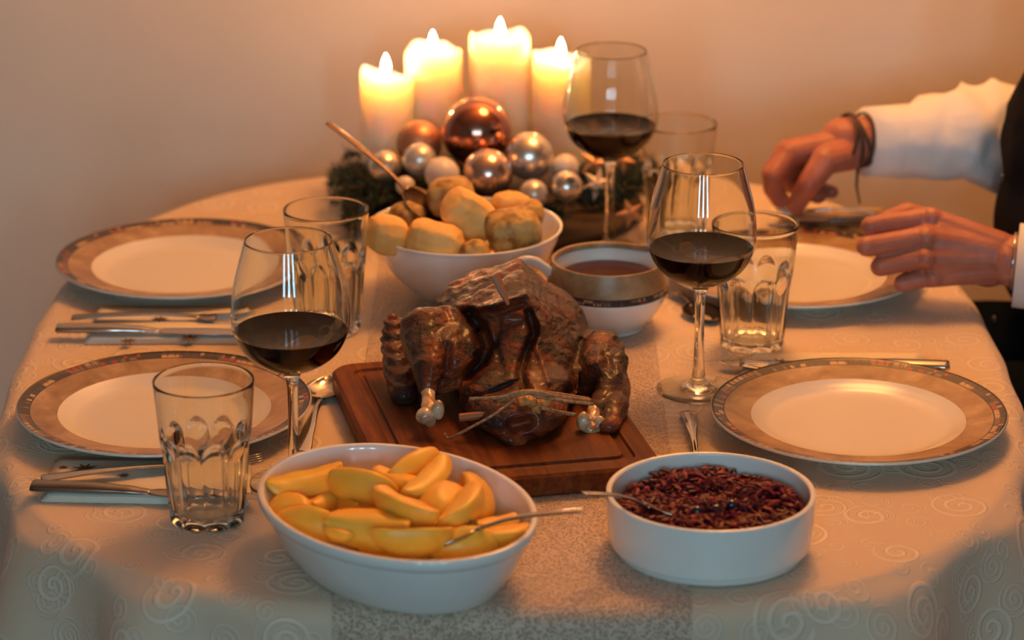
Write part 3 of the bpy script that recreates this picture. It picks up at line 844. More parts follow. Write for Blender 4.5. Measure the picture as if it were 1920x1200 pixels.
# px, py, height, yaw in the table plane, roll about its long axis, scale, mesh
WED = [
 (572, 908, .052, 28, 25, 1.15, 0, 'long potato wedge at the back left of the oval dish'),
 (545, 945, .050, -50, -30, .80, 2, 'small potato wedge at the far left of the oval dish'),
 (612, 942, .047, 60, 40, .75, 1, 'potato wedge in the gap left of the broad rounded wedge'),
 (652, 948, .047, -65, 15, .62, 3, 'short upright wedge under the broad rounded wedge'),
 (672, 913, .062, -25, 50, 1.05, 4, 'broad rounded potato wedge at the top left of the pile'),
 (745, 905, .058, -40, -20, .95, 0, 'potato wedge just behind the bright central wedge'),
 (783, 882, .060, 45, 35, 1.05, 1, 'tallest potato wedge standing at the back rim of the oval dish'),
 (750, 952, .066, -48, -35, 1.18, 3, 'bright crescent wedge lying across the middle of the pile'),
 (800, 905, .062, 62, 10, 1.10, 1, 'steep potato wedge leaning right of the middle'),
 (828, 935, .060, 74, -40, 1.15, 4, 'large potato wedge on the right half of the pile'),
 (868, 960, .058, 70, -10, 1.10, 2, 'pale slim wedge standing at the right of the pile'),
 (900, 935, .050, 100, 30, 1.05, 5, 'rounded potato wedge against the right back wall of the dish'),
 (692, 992, .056, -18, 70, 1.18, 4, 'broad dull potato wedge at the front left of the pile'),
 (778, 1010, .060, 16, -40, 1.12, 0, 'potato wedge at the front rim beside the serving spoon'),
 (575, 985, .048, -25, 25, 1.10, 3, 'potato wedge along the left front rim'),
 (632, 1004, .052, -50, 0, .55, 2, 'tiny potato wedge tucked at the left front rim'),
 (690, 950, .046, 10, 0, .60, 1, 'small piece half hidden below the bright crescent wedge'),
 (925, 990, .044, 40, 20, .80, 5, 'potato wedge under the spoon handle'),
 (935, 1008, .046, 20, -20, .95, 0, 'lowest potato wedge at the right front rim'),
 (870, 1020, .048, 12, 20, .95, 3, 'potato wedge beneath the bowl of the serving spoon'),
 (845, 985, .046, 60, 0, .90, 1, 'potato wedge between the slim wedge and the spoon'),
 (715, 925, .048, 0, 10, .9, 5, 'potato wedge buried behind the bright crescent wedge'),
]
GP = 'potato wedges in the oval dish'
for (px, py, z, yaw, roll, s, k, lab) in WED:
    c = P(px, py, z); put(wms[k], 'potato_wedge', c, (R(roll + (150 if WED.index((px, py, z, yaw, roll, s, k, lab)) % 5 in (0, 2, 3) else 40)), R(random.uniform(-8, 8)), R(yaw)), (s, s * 1.12, s * 1.12), lab, 'potato wedge', GP)
rr_ = random.Random(3); k = 0
for i in range(60):
    if k >= 14: break
    a = rr_.uniform(-1, 1) * .078; b = rr_.uniform(-1, 1) * .050
    if (a / .095) ** 2 + (b / .066) ** 2 > 1: continue
    q = oc + Vector((a * cos(ODIR) - b * sin(ODIR), a * sin(ODIR) + b * cos(ODIR), .026 + .006 * rr_.random())); k += 1
    put(wms[k % 6], 'potato_wedge', q, (R(rr_.uniform(-60, 60)), 0, rr_.uniform(0, 6)), .95, 'potato wedge in the lower layer of the oval dish', 'potato wedge', 'potato wedges in the lower layer of the oval dish')

# ---------------------------------------------------------------- red cabbage
bm = bmesh.new(); rr_ = random.Random(5)
ring = smooth_prof([(0, .012), (.060, .012), (.074, .020), (.0772, .032), (.074, .036), (.04, .038), (0, .039)], 3)
lathe(ring, 48, bm=bm)
for v in bm.verts:
    if v.co.z > .025: v.co.z += .003 * noise.noise(v.co * 90)
me = bpy.data.meshes.new('tmp'); bm.to_mesh(me); bm.free(); bm = bmesh.new(); bm.from_mesh(me)
for i in range(1500):
    rad = .0745 * sqrt(rr_.random()); a = rr_.uniform(0, 2 * pi)
    x, y = rad * cos(a), rad * sin(a)
    hz = .0385 + .011 * noise.noise(Vector((x * 28, y * 28, 2))) * (1 - (rad / .08) ** 4) + .0035 * (1 - (rad / .075) ** 2) - .006 * math.exp(-(((x + .012) / .012) ** 2 + ((y - .008) / .02) ** 2))
    d = rr_.uniform(0, 2 * pi); L = rr_.uniform(.006, .020); w_ = rr_.uniform(.0008, .0026)
    z0_ = hz + rr_.uniform(-.001, .003); bend = rr_.uniform(-.003, .004); cv = rr_.uniform(-.6, .6)
    P3 = []
    for t in (-.5, -.17, .17, .5):
        P3.append(Vector((x + L * t * cos(d + cv * t), y + L * t * sin(d + cv * t), z0_ + bend * (1 - 4 * t * t) + rr_.uniform(-.0005, .0005))))
    if max(q.xy.length for q in P3) > .0775: continue
    sweep(P3, [w_ * .5, w_, w_, w_ * .5], [w_ * .4, .0006 + w_ * .3, .0006 + w_ * .3, w_ * .3], seg=5, bm=bm)
o = mk('red_cabbage', bm, CABB, None, smooth=False); o.location = rc
tag(o, 'heap of dark red shredded cabbage in the round white dish', 'red cabbage', kind='stuff')
for i, (px, py) in enumerate(((1343, 955), (1307, 958), (1372, 946))):
    bm = bmesh.new(); ball(bm, (0, 0, 0), (.0046, .0046, .0042)); o = mk('juniper_berry', bm, BERRY); o.location = P(px, py, .0475)
    tag(o, ('glossy dark berry in the middle of the red cabbage', 'glossy dark berry left of the middle berry in the cabbage', 'glossy dark berry right of the middle berry in the cabbage')[i], 'berry', 'berries on the red cabbage')

# ---------------------------------------------------------------- dumplings
def lump(pts_, rs, seed, amp=.0025, box_=None, vox=.0016):
    bm = bmesh.new()
    if box_: box(bm, (0, 0, 0), box_, bev=.015)
    else: capsule(bm, pts_, rs)
    bm = fuse(bm, vox, 14); bm.normal_update(); mv = [v.normal * (amp * noise.noise(v.co * 42 + Vector((seed * 7, 0, 0))) + amp * .3 * noise.noise(v.co * 150)) for v in bm.verts]
    for v, q in zip(bm.verts, mv): v.co += q
    return bm
DG = 'dumplings in the serving bowl'
DU = [ # px,py,Y, box dims or radii, rot, mat, label
 (726, 440, 2.825, (.044, .042, .040), (0, 10, 20), DUMP, 'pale rounded dumpling at the far left of the bowl'),
 (816, 450, 2.815, (.060, .042, .038), (0, 10, -14), DUMP, 'pale block-shaped dumpling at the front left of the bowl'),
 (880, 404, 2.85, (.060, .044, .044), (0, 38, 15), DUMP, 'largest pale dumpling on top of the heap'),
 (962, 432, 2.83, (.056, .046, .044), (10, -10, 10), DUMPB, 'brown speckled dumpling at the right of the heap'),
 (957, 385, 2.90, (.045, .036, .030), (0, 10, 30), DUMP, 'pale dumpling at the back right of the heap'),
 (845, 368, 2.91, (.050, .042, .040), (0, -10, 0), DUMPB, 'brown dumpling at the back of the heap'),
 (762, 405, 2.90, (.040, .036, .032), (0, 0, 50), DUMPB, 'brown dumpling beside the spoon bowl'),
 (890, 472, 2.80, (.034, .03, .028), (0, 0, 10), DUMPB, 'small brown dumpling low at the front of the bowl'),
 (985, 400, 2.90, (.040, .036, .032), (0, 0, 10), DUMPB, 'brown dumpling at the right inner wall of the bowl'),
]
for i, (px, py, Y, s, rt, mt, lab) in enumerate(DU):
    o = mk('dumpling', lump(None, None, i, box_=s, amp=.0022), mt); q = PY(px, py, Y); q.z = max(q.z, TZ + .05); o.location = q; o.rotation_euler = [R(a) for a in rt]
    tag(o, lab, 'dumpling', DG)
for i, (x, y) in enumerate(((-.03, -.03), (.03, -.025), (0, .03), (-.045, .02), (.045, .025))):
    o = mk('dumpling', lump(None, None, i + 20, box_=(.046, .044, .04), vox=.003), DUMP if i % 2 else DUMPB); o.location = bo + Vector((x, y, .038)); o.rotation_euler = (0, 0, i)
    tag(o, 'dumpling in the lower layer of the serving bowl', 'dumpling', 'dumplings in the lower layer of the bowl')

# ================================================================== CUTLERY
def cutlery(kind, p0, p1, label, group=None, mat=STEEL, roll=0, sub_rot=None, flip=False, arch=1.0):
    """p0 handle end, p1 tip; built along +x, then placed"""
    p0, p1 = Vector(p0), Vector(p1); L = (p1 - p0).length
    names = {'knife': 'table_knife', 'fork': 'fork', 'spoon': 'spoon', 'server': 'serving_spoon'}
    t = thing(names[kind], label, {'knife': 'knife', 'fork': 'fork', 'spoon': 'spoon', 'server': 'spoon'}[kind], p0, 0, group)
    d = (p1 - p0).normalized(); side = Vector((0, 0, 1)).cross(d).normalized(); up = d.cross(side)
    M = Matrix((d, side, up)).transposed().to_4x4()
    M = M @ Matrix.Rotation(roll, 4, 'X')
    t.rotation_euler = M.to_euler()
    k = L / .21
    if kind == 'knife':
        mk('handle', sweep([(0, 0, .004), (.004 * k, 0, .004), (.05 * k, 0, .0045), (.085 * k, 0, .004), (.10 * k, 0, .0032), (.108 * k, 0, .003)], [.0075, .0095, .0088, .007, .0055, .0048], [.0030, .0042, .0044, .0034, .0024, .0016], seg=14, sub=4), mat, t)
        bm = sweep([(.106 * k, 0, .0028), (.12 * k, .0005, .0026), (.16 * k, .001, .0026), (.195 * k, .0008, .0026), (.21 * k, -.004, .0026)], [.0048, .0085, .0098, .0080, .001], [.0012, .0009, .0008, .0007, .0005], seg=12, sub=4)
        mk('blade', bm, mat, t)
    elif kind == 'fork':
        mk('handle', sweep([(0, 0, .003), (.004 * k, 0, .003), (.05 * k, 0, .0055 * arch), (.10 * k, 0, .006 * arch), (.13 * k, 0, .0045 * arch), (.150 * k, 0, .003)], [.006, .0085, .0062, .0034, .0028, .0048], [.0010, .0013, .0014, .0016, .0016, .0012], seg=12, sub=4), mat, t)
        mk('fork_head', sweep([(.147 * k, 0, .0030), (.156 * k, 0, .0022), (.168 * k, 0, .0022)], [.005, .0105, .0112], [.0011, .0010, .0009], seg=12, sub=4), mat, t)
        for j in range(4):
            y = -.0086 + .00573 * j
            mk('tine', sweep([(.166 * k, y, .0022), (.185 * k, y, .0028), (.21 * k, y * .95, .0055)], [.0017, .0015, .0006], [.0009, .0009, .0006], seg=8, sub=3), mat, t)
    else:
        big = 1.25 if kind == 'server' else 1.0
        bl = .058 * big; x0_ = L - bl
        hw_ = .55 if kind == 'server' else 1.0
        mk('handle', sweep([(0, 0, .003), (.004, 0, .003), (x0_ * .35, 0, .006), (x0_ * .7, 0, .007), (x0_ * .93, 0, .005), (x0_ + .004, 0, .003)], [.006 * hw_, .0085 * hw_, .0060 * hw_ ** .5, .0034, .0028, .0045], [.0010, .0013, .0014, .0016, .0016, .0012], seg=12, sub=4), mat, t)
        bm = bmesh.new(); rows = []; NU, NV = 18, 12
        for s_ in (0, 1):
            rws = []
            for i in range(NU + 1):
                u = i / NU; wv_ = .0195 * big * (max(sin(pi * u ** .85), 0) ** .62) + .0004; row = []
                for j in range(NV + 1):
                    v = -1 + 2 * j / NV
                    dz = -.0085 * big * (max(0, 1 - v * v)) * (max(sin(pi * u), 0) ** .6)
                    row.append(bm.verts.new((x0_ + u * bl, wv_ * v, .0065 + dz * 1 + .0 - (.0011 if s_ else 0) - .003 * (1 - u) * u)))
                rws.append(row)
            rows.append(rws)
        for s_ in (0, 1):
            for i in range(NU):
                for j in range(NV):
                    q = (rows[s_][i][j], rows[s_][i + 1][j], rows[s_][i + 1][j + 1], rows[s_][i][j + 1]); bm.faces.new(q if s_ else q[::-1])
        for i in range(NU):
            for j, fl in ((0, 1), (NV, 0)): bm.faces.new((rows[0][i][j], rows[0][i + 1][j], rows[1][i + 1][j], rows[1][i][j]))
        for i in (0, NU):
            for j in range(NV): bm.faces.new((rows[0][i][j], rows[0][i][j + 1], rows[1][i][j + 1], rows[1][i][j]))
        bmesh.ops.recalc_face_normals(bm, faces=bm.faces)
        mk('spoon_bowl', bm, mat, t)
    return t

def napkin(corners, zt, label, mat=NAPK, stars=(), layers=3, group='folded paper napkins with brown stars'):
    """corners: four ground points; folded layers with soft rounded folds"""
    c = sum((Vector(q) for q in corners), Vector()) / 4; c.z = TZ
    t = thing('napkin', label, 'napkin', c, 0, group)
    th = zt / layers
    for k in range(layers):
        cs = [Vector(q) - c for q in corners]; bm = bmesh.new(); nu, nv = 24, 10
        ins = .0012 * k; grid = []
        for zz in (0, 1):
            g_ = []
            for i in range(nu + 1):
                row = []
                for j in range(nv + 1):
                    u, v = i / nu, j / nv; q = (cs[0] * (1 - u) + cs[1] * u) * (1 - v) + (cs[3] * (1 - u) + cs[2] * u) * v
                    q = q * (1 - ins / .05); wz = .0006 * noise.noise(Vector((q.x * 60, q.y * 60, k * 4)))
                    q.z = .0006 + th * k + (th * .92 if zz else 0) + (wz if k else 0) * .7
                    if zz and (i in (0, nu) or j in (0, nv)): q.z -= th * .25
                    row.append(bm.verts.new(q))
                g_.append(row)
            grid.append(g_)
        for zz in (0, 1):
            for i in range(nu):
                for j in range(nv): bm.faces.new((grid[zz][i][j], grid[zz][i + 1][j], grid[zz][i + 1][j + 1], grid[zz][i][j + 1]))
        for i in range(nu):
            for j in (0, nv): bm.faces.new((grid[0][i][j], grid[0][i + 1][j], grid[1][i + 1][j], grid[1][i][j]))
        for j in range(nv):
            for i in (0, nu): bm.faces.new((grid[0][i][j], grid[0][i][j + 1], grid[1][i][j + 1], grid[1][i][j]))
        bmesh.ops.recalc_face_normals(bm, faces=bm.faces)
        mk('napkin_layer', bm, mat, t)
    for (px, py, r_) in stars:
        q = P(px, py, zt) - c; bm = bmesh.new(); vs = []
        for k in range(16):
            a = 2 * pi * k / 16 + px; rr2 = r_ if k % 2 == 0 else r_ * .38
            vs.append(bm.verts.new((q.x + rr2 * cos(a), q.y + rr2 * sin(a), zt + .0009)))
        f = bm.faces.new(vs); e = bmesh.ops.extrude_face_region(bm, geom=[f])
        bmesh.ops.translate(bm, verts=[g for g in e['geom'] if isinstance(g, bmesh.types.BMVert)], vec=(0, 0, .0002))
        mk('printed_star', bm, STARB, t, smooth=False, label='brown printed star')
    return t
# front left setting
napkin([P(78, 942), P(470, 950), P(470, 868), P(104, 866)], .005, 'cream paper napkin with brown stars under the front left cutlery', stars=((160, 880, .012), (232, 893, .006), (118, 878, .005), (430, 885, .008)))
cutlery('knife', P(62, 918, .0065), P(492, 938, .0065), 'table knife on the napkin in front of the front left plate', 'table knives', DARKSTEEL)
cutlery('fork', P(80, 903, .0085), P(492, 868, .0065), 'fork lying above the knife on the front left napkin', 'table forks', STEEL)
# back left
napkin([P(158, 646), P(455, 646), P(455, 582), P(182, 582)], .005, 'cream paper napkin under the back left cutlery', stars=((240, 641, .009), (355, 636, .012), (300, 600, .01)))
cutlery('knife', P(108, 622, .0075), P(480, 628, .0065), 'table knife on the napkin in front of the back left plate', 'table knives', STEEL)
cutlery('fork', P(136, 600, .0065), P(470, 598, .0065), 'fork lying between knife and plate at back left', 'table forks', DARKSTEEL)
# dessert spoon and fork between plate and board
cutlery('spoon', P(566, 852, .001), P(616, 716, .001), 'spoon with its bowl towards the carving board beside the front left plate', 'spoons on the tablecloth')
cutlery('fork', P(1290, 778, .001), P(1312, 905, .001), 'small fork between the round dish and the front right plate', 'table forks', arch=1.4)
# front right setting, behind the plate
napkin([P(1385, 706), P(1735, 706), P(1735, 668), P(1400, 668)], .004, 'cream paper napkin with brown stars behind the front right plate', stars=((1462, 681, .012), (1600, 679, .012), (1690, 683, .009)))
cutlery('knife', P(1778, 692, .006), P(1344, 684, .0055), 'table knife behind the front right plate', 'table knives', STEEL)
cutlery('fork', P(1762, 702, .006), P(1385, 690, .0055), 'fork behind the front right plate, beside the knife', 'table forks', DARKSTEEL)
# back right setting
napkin([P(1465, 442), P(1660, 442), P(1660, 398), P(1470, 398)], .006, 'golden patterned napkin under the person\'s hand', NAPG, stars=((1525, 425, .01), (1580, 428, .01)))
cutlery('knife', P(1668, 415, .0085), P(1442, 420, .0085), 'table knife under the fingers of the person', 'table knives', DARKSTEEL)
cutlery('fork', P(1640, 403, .0085), P(1455, 400, .0095), 'fork held under the fingers of the person\'s far hand', 'table forks', STEEL)
# serving spoons
cutlery('server', P(1096, 962, .082), P(745, 1030, .035), 'long serving spoon resting in the potatoes of the oval dish', 'serving spoons', roll=0)
cutlery('server', P(1091, 930, .072), P(1330, 985, .018), 'serving spoon stuck in the red cabbage', 'serving spoons')
cutlery('server', PY(613, 234, 2.97), PY(850, 440, 2.885), 'brass-coloured serving spoon leaning out of the dumpling bowl', 'serving spoons', plain('bronze_steel', (.16, .10, .065), .3, .9))
cutlery('spoon', P(1262, 552, .001), P(1340, 610, .001), 'spoon lying right of the gravy boat', 'spoons on the tablecloth', DARKSTEEL)

# ================================================================== CANDLES
def candle(px, ybase, ytop, wpx, label, seed, dip):
    b = P(px, ybase, .012); sc_ = ppm(b); r = wpx / 2 / sc_
    lo_, hi_ = 0, .4
    for _ in range(40):
        m_ = (lo_ + hi_) / 2; q = Vector((b.x, b.y, b.z + m_)); d = q.y * cos(PT) + (TZ + CH - q.z) * sin(PT); u = -(q.y * sin(PT) + (q.z - TZ - CH) * cos(PT))
        if 600 + F * u / d > ytop: lo_ = m_
        else: hi_ = m_
    h = lo_; t = thing('pillar_candle', label, 'candle', b, 0, 'burning pillar candles in the wreath')
    def mod(rr, z, a):
        k = max(0, (z - h * .80) / (h * .20))
        wob = 1 + .025 * sin(3 * a + seed) + .015 * sin(5 * a + seed * 2 + z * 40)
        dz = 0
        if z > h * .9 and rr > r * .80:
            dz = .0030 * sin(a * 2 + seed * 1.7) + .0018 * sin(a * 5 + seed) - .003
            if dip: dz -= .010 * max(0, cos(a - dip))
        return rr * wob, z + dz * k
    pr_ = [(0, 0), (r * .96, 0), (r, .004)] + [(r, h * k / 12) for k in range(1, 12)] + [(r * .985, h - .004), (r * .95, h - .0005), (r * .88, h), (r * .83, h - .003), (r * .74, h - .011), (r * .45, h - .015), (r * .2, h - .0155), (0, h - .0155)]
    mk('wax_body', lathe(pr_, 48, mod=mod), WAX, t)
    mk('wick', sweep([(0, 0, h - .017), (.0004, 0, h - .007), (.0012, 0, h - .003)], [.0009] * 3, seg=6), WICK, t)
    fl = lathe(smooth_prof([(0, h - .007), (.0040, h - .003), (.0050, h + .002), (.0036, h + .009), (.0012, h + .015), (0, h + .017)], 5), 20)
    mk('flame', fl, FLM, t)
    return t
candle(727, 352, 128, 100, 'shortest burning candle, leftmost of the four', 1.0, .4)
candle(814, 336, 84, 106, 'second burning candle from the left', 2.3, 0)
candle(938, 340, 60, 113, 'tallest burning candle, in the middle of the wreath', 4.1, 0)
candle(1050, 344, 98, 106, 'burning candle at the right behind the rear wine glass', 5.2, -.5)

# ================================================================== WREATH
wc = Vector((-.015, 3.185, TZ + .002))
wr = thing('fir_wreath', 'dark green fir wreath with glittery stars around the four candles', 'wreath', wc)
mk('wreath_base', lathe([(0, .0), (.155, 0), (.165, .006), (.155, .011), (0, .011)], 48), TWIG, wr)
rr_ = random.Random(11); bmn = bmesh.new()
def needles(bm, p0, p1, n, ln):
    d = (p1 - p0)
    for k in range(n):
        t = k / n; q = p0.lerp(p1, t)
        v = Vector([rr_.gauss(0, 1) for _ in range(3)]); v = (v - v.project(d)).normalized() * .85 + d.normalized() * .55
        v.z = abs(v.z) * .8 if q.z < .012 else v.z; v.normalize(); L = ln * rr_.uniform(.7, 1.1)
        s_ = v.cross(Vector((rr_.random(), rr_.random(), rr_.random()))).normalized() * .0009; u = v.cross(s_).normalized() * .0009
        a_, b_, c2, e_ = [bm.verts.new(x) for x in (q + s_, q - s_ * .5 + u, q - s_ * .5 - u, q + v * L)]
        bm.faces.new((a_, b_, e_)); bm.faces.new((b_, c2, e_)); bm.faces.new((c2, a_, e_))
for i in range(190):
    a = 2 * pi * i / 190 * 3 + rr_.uniform(-.1, .1); r0 = rr_.uniform(.07, .15); ln = rr_.uniform(.05, .085)
    z0_ = rr_.uniform(.016, .046)
    p0 = Vector((r0 * cos(a), r0 * sin(a) * .9, z0_)); dirn = Vector((cos(a + .6), sin(a + .6) * .8, rr_.uniform(-.15, .12)))
    p1 = p0 + dirn * ln; p1.z = max(p1.z, .008)
    if p1.xy.length > .19: p1.x *= .19 / p1.xy.length; p1.y *= .19 / p1.xy.length
    if wc.y + p1.y > 3.34: continue
    if min((wc.xy + p1.xy - g_).length for g_ in (Vector((.105, 3.04)), Vector((.184, 3.12)))) < .068: continue
    if wc.y + p1.y < 3.03: continue
    mk('fir_twig', sweep([p0, p0.lerp(p1, .5) + Vector((0, 0, .003)), p1], [.0018, .0014, .0006], seg=6), TWIG, wr)
    needles(bmn, p0, p1, 130, .016)
o = mk('fir_needles', bmn, FIR, wr, smooth=False, kind='stuff')
# moss-like inner filling of short needles
# stars of the wreath
def star(c_, r_, th, tilt, mat, n=5, lab=None):
    bm = bmesh.new(); M = Matrix.Translation(c_) @ tilt
    vs = []
    for k in range(2 * n):
        a = pi * k / n; q = r_ if k % 2 == 0 else r_ * .42; vs.append(bm.verts.new(M @ Vector((q * cos(a), q * sin(a), 0))))
    t_ = bm.verts.new(M @ Vector((0, 0, th))); b_ = bm.verts.new(M @ Vector((0, 0, -th)))
    for k in range(2 * n):
        bm.faces.new((vs[k], vs[(k + 1) % (2 * n)], t_)); bm.faces.new((vs[(k + 1) % (2 * n)], vs[k], b_))
    return mk('ornament_star', bm, mat, wr, origin=wc, smooth=False, label=lab)
star(PY(1120, 345, 3.12), .020, .004, Matrix.Rotation(R(65), 4, 'X') @ Matrix.Rotation(.3, 4, 'Z'), GLITB, 6, 'pale glittered star')
star(PY(1115, 305, 3.16), .019, .004, Matrix.Rotation(R(75), 4, 'X'), GLIT, 5, 'copper glittered star')
star(PY(1183, 400, 3.09), .018, .004, Matrix.Rotation(R(60), 4, 'X') @ Matrix.Rotation(.7, 4, 'Z'), GLIT, 5, 'copper glittered star')
star(PY(1165, 300, 3.20), .017, .004, Matrix.Rotation(R(70), 4, 'X') @ Matrix.Rotation(1.1, 4, 'Z'), GLIT, 5, 'copper glittered star')
# baubles
BB = [(894, 247, 3.165, 66, B_ROSE, 'largest bauble, shiny dark rose glass in front of the tall candle'),
      (786, 268, 3.185, 44, B_COP, 'copper-coloured satin bauble left of the large rose bauble'),
      (992, 293, 3.125, 46, B_SIL, 'large champagne silver bauble right of the large rose bauble'),
      (914, 326, 3.095, 48, B_PNK, 'shiny pinkish silver bauble just above the dumplings'),
      (787, 300, 3.12, 32, B_PRL, 'pearl white bauble in front of the copper bauble'),
      (722, 313, 3.13, 31, B_SIL, 'shiny silver bauble at the left end of the wreath'),
      (829, 327, 3.08, 33, B_MAT, 'matte cream bauble left of the pinkish silver bauble'),
      (760, 348, 3.08, 18, B_MAT, 'smallest bauble, matte cream beside the spoon'),
      (1000, 364, 3.07, 28, B_PRL, 'pearl bauble behind the right rim of the dumpling bowl'),
      (1062, 350, 3.08, 30, B_SIL, 'small shiny silver bauble at the right end of the wreath'),
      (1060, 314, 3.14, 26, B_MAT, 'matte cream bauble above the small silver one at the right')]
CAP = plain('cap_silver', (.6, .55, .48), .3, 1)
for i, (px, py, Y, rp, mt, lab) in enumerate(BB):
    q = PY(px, py, Y); r = rp / ppm(q)
    t = thing('bauble', lab, 'bauble', q, 0, 'christmas baubles in the wreath')
    bm = bmesh.new(); ball(bm, (0, 0, 0), r, sub=4); mk('glass_ball', bm, mt, t)
    dv = Vector((random.uniform(-.5, .5), .8, -.1)).normalized(); rt = dv.to_track_quat('Z', 'Y').to_matrix().to_4x4()
    bm = lathe([(0, 0), (r * .2, 0), (r * .2, r * .14), (0, r * .16)], 16); bmesh.ops.transform(bm, matrix=rt @ Matrix.Translation((0, 0, r * .97)), verts=bm.verts)
    mk('cap', bm, CAP, t)

# ================================================================== PERSON
pc = Vector((.66, 3.0, 0))
person = thing('person', 'person in white shirt and black vest seated at right, reaching over the back right plate', 'person', pc)
def T(x, y, z): return Vector((x, y, TZ + z))
SH = {1: T(.68, 2.83, .29), -1: T(.68, 3.19, .29)}
EL = {1: T(.765, 2.79, .045), -1: T(.640, 3.215, .085)}
WRL = PY(1892, 489, 2.84); WRR = PY(1618, 263, 3.13)
# visible hands with forearms, fine
bm = bmesh.new()
mcp = [PY(1738, 410, 2.862), PY(1728, 446, 2.838), PY(1726, 484, 2.828), PY(1740, 519, 2.832)]
pip = [PY(1632, 424, 2.848), PY(1624, 462, 2.822), PY(1650, 500, 2.820), PY(1692, 531, 2.828)]
for m_, p_, rr2 in zip(mcp, pip, (.0116, .0119, .0114, .0104)):
    w_ = WRL.lerp(m_, .12); w_.z = WRL.z + (m_.z - WRL.z) * .35
    capsule(bm, [w_, m_], [.0170, rr2 + .0012]); ball(bm, m_ + Vector((.004, -.004, .001)), rr2 + .0008, sub=2)
    capsule(bm, [m_, p_], [rr2, rr2 * .90])
    dip = p_ + Vector((.012, .026, -.006)); tip = dip + Vector((.022, .004, .001))
    capsule(bm, [p_, dip, tip], [rr2 * .90, rr2 * .82, rr2 * .74])
capsule(bm, [WRL.lerp(mcp[1], .3) + Vector((0, .012, 0)), mcp[1] + Vector((.01, .014, -.002)), mcp[2] + Vector((.012, .012, 0))], [.020, .016, .014])
capsule(bm, [WRL + Vector((-.02, .02, .012)), WRL + Vector((-.055, .036, .018)), mcp[0] + Vector((-.015, .030, -.004)), pip[0] + Vector((.020, .030, -.004))], [.017, .015, .0125, .0105])   # thumb
capsule(bm, [WRL, WRL.lerp(EL[1], .4), EL[1]], [.027, .033, .040])
ball(bm, WRL + Vector((-.02, .004, 0)), (.028, .022, .029))
# far hand
mcpR = [PY(1478, 288, 3.105), PY(1474, 284, 3.130), PY(1482, 290, 3.155), PY(1498, 302, 3.175)]
pipR = [PY(1449, 330, 3.085), PY(1446, 324, 3.125), PY(1478, 342, 3.160), PY(1508, 345, 3.180)]
tipR = [PY(1462, 376, 3.095), PY(1466, 376, 3.125), PY(1535, 368, 3.135), PY(1560, 360, 3.150)]
for m_, p_, t_, rr2 in zip(mcpR, pipR, tipR, (.0128, .0125, .0118, .0105)):
    w_ = WRR.lerp(m_, .12)
    capsule(bm, [w_, m_], [.0175, rr2 + .001]); capsule(bm, [m_, p_], [rr2, rr2 * .92])
    md = p_.lerp(t_, .5) + Vector((-.004, 0, 0)); capsule(bm, [p_, md, t_], [rr2 * .92, rr2 * .85, rr2 * .74])
capsule(bm, [WRR + Vector((-.015, -.012, -.012)), PY(1548, 300, 3.085), PY(1516, 346, 3.07), PY(1492, 385, 3.085)], [.019, .0165, .0132, .0108])
capsule(bm, [WRR, WRR.lerp(EL[-1], .4), EL[-1]], [.027, .034, .040])
ball(bm, WRR + Vector((-.02, 0, 0)), (.028, .026, .026))
hull(bm, [WRL + Vector((-.015, -.012, .022)), WRL + Vector((-.015, -.012, -.022)), WRL + Vector((-.015, .02, .018)), WRL + Vector((-.015, .02, -.016)), mcp[0] + Vector((.012, -.009, .006)), mcp[1] + Vector((.012, -.0115, 0)), mcp[2] + Vector((.012, -.0112, 0)), mcp[3] + Vector((.010, -.009, -.006)), mcp[0] + Vector((0, .02, 0)), mcp[3] + Vector((0, .018, 0))])
handm = fuse(bm, .0015, 2)
handme = bpy.data.meshes.new('tmp'); handm.to_mesh(handme); handm.free()
bm = bmesh.new()
hipL, hipR = T(.74, 2.91, -.20), T(.74, 3.09, -.20)
capsule(bm, [T(.75, 3.0, -.18), T(.72, 3.0, -.02), T(.68, 3.0, .14), T(.67, 3.0, .24)], [.125, .115, .125, .115])
for s_ in (1, -1):
    capsule(bm, [T(.69, 3.0, .25), SH[s_], SH[s_].lerp(EL[s_], .5), EL[s_]], [.09, .055, .046, .040])
capsule(bm, [T(.67, 3.0, .27), T(.655, 3.0, .40)], [.06, .052])
ball(bm, T(.635, 3.0, .50), (.088, .073, .105)); ball(bm, T(.60, 3.0, .455), (.06, .055, .06))
capsule(bm, [T(.552, 3.0, .515), T(.535, 3.0, .485)], [.010, .015])                       # nose
for y in (-.032, .032): ball(bm, T(.575, 3.0 + y, .528), (.016, .019, .006)); ball(bm, T(.578, 3.0 + y, .497), (.013, .018, .005))
for y in (-.073, .073): ball(bm, T(.64, 3.0 + y, .495), (.018, .008, .030), sub=2)        # ears
capsule(bm, [T(.553, 2.982, .450), T(.548, 3.0, .452), T(.553, 3.018, .450)], [.007, .008, .007])  # lips
for h_, y in ((hipL, 2.90), (hipR, 3.10)):
    capsule(bm, [h_, T(.33, y, -.19), T(.37, y, -.66)], [.085, .060, .040]); capsule(bm, [T(.40, y, -.70), T(.24, y, -.715)], [.032, .026])
bm = fuse(bm, .006, 4); bm.from_mesh(handme)
mk('body', bm, SKIN, person, origin=pc)
for y in (-.032, .032):
    b2 = bmesh.new(); ball(b2, T(.5665, 3.0 + y, .512), .0125); ey = mk('eye', b2, EYE, person, origin=pc)
    b2 = bmesh.new(); ball(b2, T(.5560, 3.0 + y, .511), (.003, .006, .006), sub=2); mk('iris', b2, HAIR, ey, origin=pc)
bm = bmesh.new(); ball(bm, T(.652, 3.0, .525), (.092, .082, .100), sub=4)
for v in list(bm.verts):
    if v.co.x < .60 and v.co.z < TZ + .56 or v.co.z < TZ + .45: bm.verts.remove(v)
